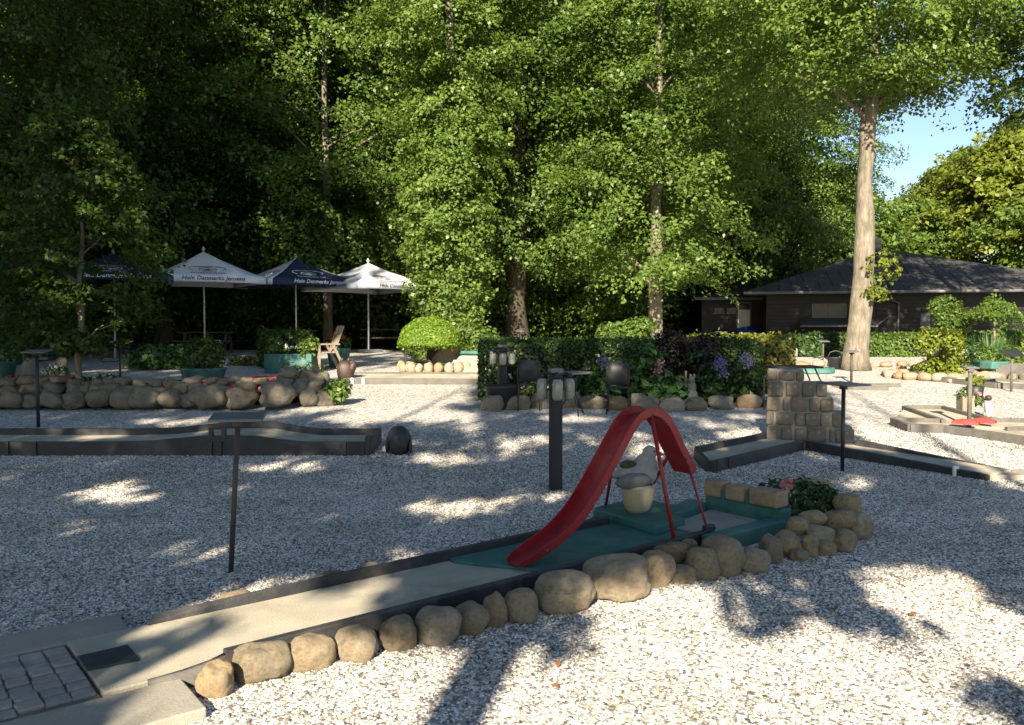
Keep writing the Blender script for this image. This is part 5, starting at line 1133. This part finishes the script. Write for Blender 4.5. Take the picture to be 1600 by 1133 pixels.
# ================================================================== PATIO: PARASOLS, TABLES, BENCH
def parasol(px, Y, py_hem, py_top, S, rz, cols, lab, texts=()):
    x = X(px, Y); z0 = T(x, Y); hem = P(px, py_hem, Y).z - z0; top = P(px, py_top, Y).z - z0
    t = thing('parasol', lab, 'parasol', (x, Y, z0), R(rz), None)
    MB().tube([(0, 0, 0), (0, 0, top + .08)], .028, 10).build('pole', M['alu'], t, True)
    MB().lathe([(.05, top + .03), (.06, top + .07), (.02, top + .16)], (0, 0, 0), 10).build('finial', M['alu'], t, True)
    MB().box((0, 0, .05), (.7, .7, .1)).build('base', M['board'], t, bevel=.01)
    h = S / 2; cs = [(-h, -h), (h, -h), (h, h), (-h, h)]; val = .19
    for k in range(4):                                    # 0 front, 1 right, 2 back, 3 left
        a, b = Vector((*cs[k], hem + val)), Vector((*cs[(k + 1) % 4], hem + val)); ap = Vector((0, 0, top)); n = 8
        mb = MB(); v = []
        for j in range(n + 1):
            f = j / n
            for i in range(n + 1):
                q = a.lerp(b, i / n).lerp(ap, f); q.z -= .09 * math.sin(math.pi * i / n) * (1 - f) * f * 2 + .05 * math.sin(f * math.pi); v.append(q)
        for i in range(n + 1):
            q = a.lerp(b, i / n); v.append(Vector((q.x * 1.005, q.y * 1.005, hem + .03 * math.sin(math.pi * i / n))))
        o2 = (n + 1) ** 2
        mb.add(v, [(j * (n + 1) + i, j * (n + 1) + i + 1, (j + 1) * (n + 1) + i + 1, (j + 1) * (n + 1) + i) for j in range(n) for i in range(n)] + [(o2 + i, o2 + i + 1, i + 1, i) for i in range(n)])
        pn = mb.build('canopy_panel', M[cols[k]], t, True); sd = pn.modifiers.new('th', 'SOLIDIFY'); sd.thickness = .006; sd.offset = 0
        ink = 'inkwhite' if cols[k] == 'canvasb' else 'inknavy'
        if k in texts:
            mid = a.lerp(b, .5); ux = (b - a).normalized(); up = (ap - mid); L = up.length; up.normalize(); nn = ux.cross(up).normalized()
            if nn.z < 0: nn = -nn
            def M3(x, y, lift=.015):
                f = y / L; base = mid + ux * x + up * y
                s = .5 + (x / (S * max(.05, 1 - f))); s = min(1, max(0, s))
                base.z -= .09 * math.sin(math.pi * s) * (1 - f) * f * 2 + .05 * math.sin(f * math.pi)
                return base + nn * lift
            text('Hele Danmarks Jensens', .19, ink, pn, lambda x, y: Vector(a.lerp(b, .5) + ux * (x + .1) + Vector((0, 0, y * .9 - .1)) + Vector((nn.x, nn.y, 0)).normalized() * .03), .25)
            text('PREMIERIS.DK', .17, 'inkred' if ink == 'inknavy' else 'inkwhite', pn, lambda x, y: M3(x, y + .3))
            # winged emblem: an oval with a bird between two wings
            m = MB()
            ring = lambda cx, cy, rx, ry, w, n2=20, a0=0, a1=360: m.add([M3(cx + (rx + d) * math.cos(R(a0 + (a1 - a0) * i / n2)), cy + (ry + d) * math.sin(R(a0 + (a1 - a0) * i / n2))) for i in range(n2 + 1) for d in (0, w)], [(2 * i, 2 * i + 1, 2 * i + 3, 2 * i + 2) for i in range(n2)])
            ring(0, .66, .24, .12, .025); ring(-.33, .72, .19, .12, .026, 14, 60, 250); ring(.33, .72, .19, .12, .026, 14, 290, 480)
            ring(0, .86, .38, .05, .022, 16, 10, 170)
            m.add([M3(*q) for q in ((-.18, .64), (-.03, .67), (.02, .73), (.08, .67), (.2, .65), (.06, .6), (-.06, .59))], [(0, 1, 6), (1, 2, 3), (1, 3, 5, 6), (3, 4, 5)])
            tag(m.build('emblem', M[ink], pn), kind='stuff')
            m = MB(); m.add([M3(*q) for q in ((-.26, .83), (.14, .83), (.14, .865), (-.26, .865))], [(0, 1, 2, 3)]); m.build('emblem_bar', M['inkred'], pn)
    for k in range(4): MB().tube([(0, 0, top - .06), (cs[k][0] * .98, cs[k][1] * .98, hem + val - .03)], .013, 5).build('rib', M['alu'], t)
    return t
W_, B_, G_ = 'canvasw', 'canvasb', 'canvasg'
parasol(62, 25.0, 432, 402, 3.0, 10, (G_, G_, G_, G_), 'leftmost pale grey parasol half hidden by the small dark tree')
parasol(180, 24.6, 443, 396, 3.2, 24, (B_, B_, B_, W_), 'navy parasol between the leftmost pale one and the white-fronted one', (0,))
parasol(320, 26.2, 446, 393, 3.25, 27, (W_, B_, W_, B_), 'parasol with a big white printed front and a navy left side', (0,))
parasol(463, 27.4, 450, 404, 3.0, 41, (B_, W_, B_, W_), 'parasol with a pale left and a printed navy right side', (0, 3))
parasol(576, 28.2, 456, 411, 3.25, 47, (W_, G_, W_, G_), 'rightmost parasol with a bright white right side', (0, 3))
def picnic(x, y, rz, lab):
    t = thing('picnic_table', lab, 'table', (x, y, T(x, y)), rz, 'dark picnic tables under the parasols')
    for i in range(5): MB().box((0, -.3 + i * .15, .73), (1.8, .135, .04)).build('tabletop_plank', M['dwood'], t, bevel=.005)
    for s in (-1, 1):
        for i in range(2): MB().box((0, s * (.62 + i * .14), .44), (1.8, .13, .04)).build('seat_plank', M['dwood'], t, bevel=.005)
        for e in (-.65, .65): MB().bar((e, s * .25, .7), (e, s * .55, 0), .09, .045).build('leg', M['dwood'], t)
    for e in (-.65, .65): MB().box((e, 0, .4), (.045, 1.5, .1)).build('crossbeam', M['dwood'], t)
for px, y, rz, lab in ((150, 25.8, .1, 'dark picnic table under the navy parasol'), (325, 27.3, .1, 'dark picnic table under the white-fronted parasol'), (455, 28.6, .2, 'dark picnic table under the pale and navy parasol'), (605, 29.3, .1, 'dark picnic table under the rightmost parasol')): picnic(X(px, y), y, rz, lab)
def bench():
    y = 21.4; x = X(508, y); t = thing('garden_chair', 'weathered wooden garden chair at the end of the raised bed', 'chair', (x, y, .58), R(-62))
    for i in range(3): MB().box((0, -.17 + i * .17, .43), (.6, .15, .035)).build('seat_slat', M['wood'], t, bevel=.004)
    for i in range(4): MB().box((-.23 + i * .153, .3, .78), (.13, .03, .72), tilt=(R(-20), 0, 0)).build('back_slat', M['wood'], t, bevel=.004)
    for s in (-1, 1):
        MB().bar((s * .31, -.24, 0), (s * .31, -.24, .62), .06, .06).build('leg', M['wood'], t); MB().bar((s * .31, .42, 0), (s * .31, .1, .66), .06, .06).build('leg', M['wood'], t)
        MB().box((s * .31, -.0, .64), (.1, .6, .035)).build('armrest', M['wood'], t, bevel=.004)
    y2 = 22.6; p = Vector((X(503, y2), y2, .6)); t = thing('flower_tub', 'green tub with red flowers behind the wooden garden chair', 'planter', (X(529, y2), y2, T(0, y2)))
    MB().lathe([(.25, 0), (.33, .5), (.35, .53), (.29, .53)], (0, 0, 0), 16).build('tub', M['green'], t, True)
    link('foliage', leafmesh('foliage', shrub_leaves((0, 0, .68), (.36, .34, .24), 420, .1, .06), M['hedge']), t); link('blossom', leafmesh('blossom', dots([(rng.uniform(-.2, .25), -.2, rng.uniform(.75, .95)) for _ in range(14)], 10, .03, .06, .045), M['fl_red']), t)
    g = G(540, 597); t = thing('brown_stone_figure', 'brown glazed seated stone figure on the gravel right of the rock wall', 'statue', g)
    o = link('body', rockmesh(71, 3, .07, .9, 'browst', .2), t, (0, 0, .24)); o.scale = (.2, .17, .27)
    o = link('side_lobe', rockmesh(72, 2, .1, .9, 'browst', .2), t, (.17, -.05, .33)); o.scale = (.09, .11, .17); o.rotation_euler = (0, .3, 0)
    for s in (-1, 1): MB().lathe([(.05, 0), (.04, .06), (.008, .1)], (s * .075, 0, .47), 8).build('ear', M['browst'], t, True)
    # small grey tree stump stone below the chair
    y = 17.0; o = link('standing_stone', rockmesh(73, 2, .14, .9, 'rockd', .4), None, (X(490, y), y, BED_Z + .12)); o.scale = (.18, .16, .3); tag(o, 'grey upright stone in front of the wooden garden chair', 'stone')
bench()

# ================================================================== SUNNY GARDEN BEFORE THE HOUSE
def right_garden():
    def hd(x0, x1, y, h, lab, n, mat='hedge'):
        t = thing('clipped_hedge', lab, 'hedge', ((x0 + x1) / 2, y, T(0, y) - .05)); w = (x1 - x0) / 2; hedge_fill(t, -w, w, -.45, .45, 0, h, n, .11, mat, .1)
    y = 26.6
    hd(X(1238, y), X(1340, y), y, .68, 'dark green hedge before the house left of the big broad tree', 3000)
    hd(X(1343, y), X(1478, y), y, .68, 'green hedge before the house right of the big broad tree', 4200, 'leaf')
    hd(X(1482, y), X(1660, y), y - .3, .76, 'green hedge before the house at the right edge', 5000, 'leaf')
    t = thing('stone_edging', 'low rough stone edging along the foot of the house hedge', 'stone edging'); r = random.Random(31)
    for row, (py0, py1) in enumerate(((572, 574), (580, 583))):
        x = 1238
        while x < 1470:
            w = r.uniform(14, 28)
            if not (1300 < x < 1378 and row):
                g = G(x, py0 + (py1 - py0) * r.random()); o = link('stone', ROCKW[r.randrange(8)], t, (g.x, g.y, g.z + .06)); s = w / F_PX * g.y / 2; o.scale = (s * 1.05, s * .8, r.uniform(.09, .15)); o.rotation_euler.z = r.uniform(0, 3)
            x += w * (1.0 if row == 0 else 1.5)
    t = thing('stone_ring', 'low ring of warm stones round the flower island beside the sunlit lamp', 'stone edging')
    for i in range(22):
        a = 2 * math.pi * i / 22; c = G(1468, 590); o = link('stone', ROCKW[i % 8], t, (c.x + math.cos(a) * 1.15, c.y + math.sin(a) * 1.0, c.z + .06)); o.scale = (.2, .15, .12); o.rotation_euler.z = i * 1.7
    c = G(1468, 590); tag(MB().lathe([(.01, .08), (1.05, .07), (1.1, 0)], (c.x, c.y, c.z), 24, 1, .9).build('island_soil', M['grass']), kind='structure')
    def sh(px, py, y, name, lab, w, h, n, mat, L=.1, z0=.1, per=170, cat='shrub'):
        return plant(name, lab, cat, (X(px, y), y, T(0, y)), [('foliage', np.concatenate([shrub_leaves((rng.uniform(-w, w), rng.uniform(-w, w) * .6, rng.uniform(z0, h)), (.26, .24, .26), per, L, L * .5) for _ in range(n)]), mat)])
    sh(1470, 585, c.y - .1, 'leafy_bush', 'loose yellow-green bush on the flower island beside the sunlit lamp', .35, 1.0, 12, 'leafy')
    sh(1492, 580, c.y + .5, 'leafy_bush', 'green bush on the flower island left of the white pot', .4, .75, 10, 'hedge')
    sh(1482, 520, 25.4, 'leafy_shrub', 'tall green shrub against the dark house wall', .42, 1.75, 18, 'leaf', z0=.9)
    sh(1540, 575, 22.6, 'leafy_bush', 'low mixed greenery along the foot of the right hedge', 1.0, .4, 16, 'leafb')
    t = plant('iris_clump', 'clump of upright sword leaves before the right hedge', 'plant', (X(1548, 23), 23, T(0, 23)), [('blade', blades(170, .5, .95, .018), 'hosta')])
    t = plant('orange_flowers', 'yellow-orange ground flowers at the right edge before the hedge', 'plant', (X(1592, 22.8), 22.8, T(0, 22.8)), [('foliage', shrub_leaves((0, 0, .12), (.5, .35, .2), 330, .09, .05), 'leafy'), ('blossom', dots([(rng.uniform(-.45, .45), -.3, rng.uniform(.1, .3)) for _ in range(16)], 9, .03, .06, .04), 'dry')])
    y = 24.2; z = T(0, y); r3 = np.random.default_rng(6); cs, ds = [], []
    for i in range(60):
        a = r3.uniform(0, 6.28); k = r3.uniform(.1, .62); cs.append((math.cos(a) * k, math.sin(a) * k, 1.82 - .75 * k * k - r3.uniform(0, .15))); ds.append((math.cos(a), math.sin(a), 0))
    t = plant('weeping_tree', 'small weeping umbrella-shaped tree before the house wall', 'tree', (X(1552, y), y, z), [('crown', sprays(cs, ds, .34, .25, .04, 60, .11, .05, .9, .5, r3), 'leafb')]); MB().tube([(0, 0, 0), (.03, 0, .8), (-.02, 0, 1.75)], [.045, .035, .03], 7).build('trunk', M['barkl'], t, True)
    p = G(1508, 562); t = thing('flower_pot', 'white flower pot on a thin pole stand among the greenery before the house', 'pot', p); MB().lathe([(.1, 0), (.14, .02), (.17, .3), (.15, .32)], (0, 0, 0), 14).build('pot_body', M['white'], t, True); MB().tube([(0, 0, .2), (.04, 0, 1.25)], .018, 6).build('pole', M['barkl'], t, True)
    link('foliage', leafmesh('foliage', shrub_leaves((.04, 0, 1.2), (.16, .15, .4), 130, .1, .05), M['leafy']), t)
    # things beside the red-marked lane
    p = G(1523, 625); t = thing('flower_pot', 'dark pot with a yellow-green plant behind the thick grey stand', 'pot', p); MB().lathe([(.1, 0), (.13, .02), (.16, .26), (.13, .27)], (0, 0, 0), 14).build('pot_body', M['black'], t, True); link('foliage', leafmesh('foliage', shrub_leaves((0, 0, .36), (.17, .16, .13), 170, .08, .04), M['leafy']), t)
    p = G(1508, 650); t = thing('planter', 'weathered wooden planter box with trailing plant left of the thick grey stand', 'planter', p)
    for s in (-1, 1): MB().box((s * .09, 0, .17), (.02, .2, .34)).build('side_panel', M['wood'], t); MB().box((0, s * .1, .17), (.16, .02, .34)).build('front_panel', M['wood'], t)
    link('foliage', leafmesh('foliage', np.concatenate([shrub_leaves((0, 0, .36), (.14, .13, .12), 110, .07, .03), shrub_leaves((.16, -.03, .26), (.14, .1, .1), 110, .08, .03)]), M['leaf']), t); link('blossom', leafmesh('blossom', dots([(.18, -.08, .36)], 14, .03, .05, .03), M['fl_pink']), t)
    p = G(1543, 652); t = thing('animal_figure', 'small pale upright animal figure with a dark head beside the red-marked lane', 'statue', p)
    v, f = ICO[2]; m = MB(); m.add([(q.x * .06, q.y * .055, .16 + q.z * .13) for q in v], f); m.add([(q.x * .075, q.y * .08, .05 + q.z * .06) for q in v], f); m.build('body', M['paleston'], t, True)
    m = MB(); m.add([(q.x * .052, q.y * .058 - .01, .32 + q.z * .05) for q in v], f); m.build('head', M['browst'], t, True)
    for s in (-1, 1): MB().lathe([(.014, 0), (.012, .05), (.003, .09)], (s * .025, 0, .35), 6).build('ear', M['paleston'], t, True); MB().tube([(s * .04, -.03, .2), (s * .045, -.06, .02)], .018, 6).build('foreleg', M['paleston'], t, True)
    # bucket by the big tree and a dark table beyond the stone stack
    p = G(1304, 577); t = thing('bucket', 'dark bucket beside the foot of the big broad tree', 'bucket', p); MB().lathe([(.14, 0), (.19, .3), (.21, .32), (.17, .32), (.12, .05)], (0, 0, 0), 16).build('pail', M['black'], t, True); MB().tube([(-.2, 0, .32), (-.14, -.05, .46), (0, -.08, .5), (.14, -.05, .46), (.2, 0, .32)], .008, 5).build('handle', M['trim'], t, True)
    y = 14.0; zt = P(1235, 573, y).z; x = X(1238, y); zz = T(0, y); t = thing('garden_table', 'dark wooden table with curved metal legs seen over the stone stack', 'table', (x, y, zz)); h = zt - zz
    MB().box((0, 0, h), (.86, .6, .035)).build('tabletop', M['dwood'], t, bevel=.006)
    for sx in (-1, 1):
        for sy in (-1, 1): MB().tube([(sx * .3, sy * .25, h - .02), (sx * .4, sy * .26, h * .7), (sx * .38, sy * .26, 0)], .014, 6).build('leg', M['trim'], t, True)
right_garden()
def litter():
    n = 90; p = np.stack([rng.uniform(-2, 4.6, n), rng.uniform(3.0, 8, n), np.full(n, .024)], 1); p = p[np.abs(p[:, 0]) < p[:, 1] * .7]
    keep = []
    for q in p:
        d = Vector((q[0] - A0.x, q[1] - A0.y, 0)); s, tt = d.dot(LU), d.dot(LN); keep.append(not (-1.3 < s < 5.4 and -.7 < tt < 1.25))
    p = p[keep]; tag(link('fallen_leaves', leafmesh('fallen_leaves', leafdata(p, rng.normal(0, .35, (len(p), 3)) + np.array([0, 0, 1]), .042, .024), M['dry'])), 'scattered dry brown leaves on the near gravel', 'leaves', kind='stuff')
litter()
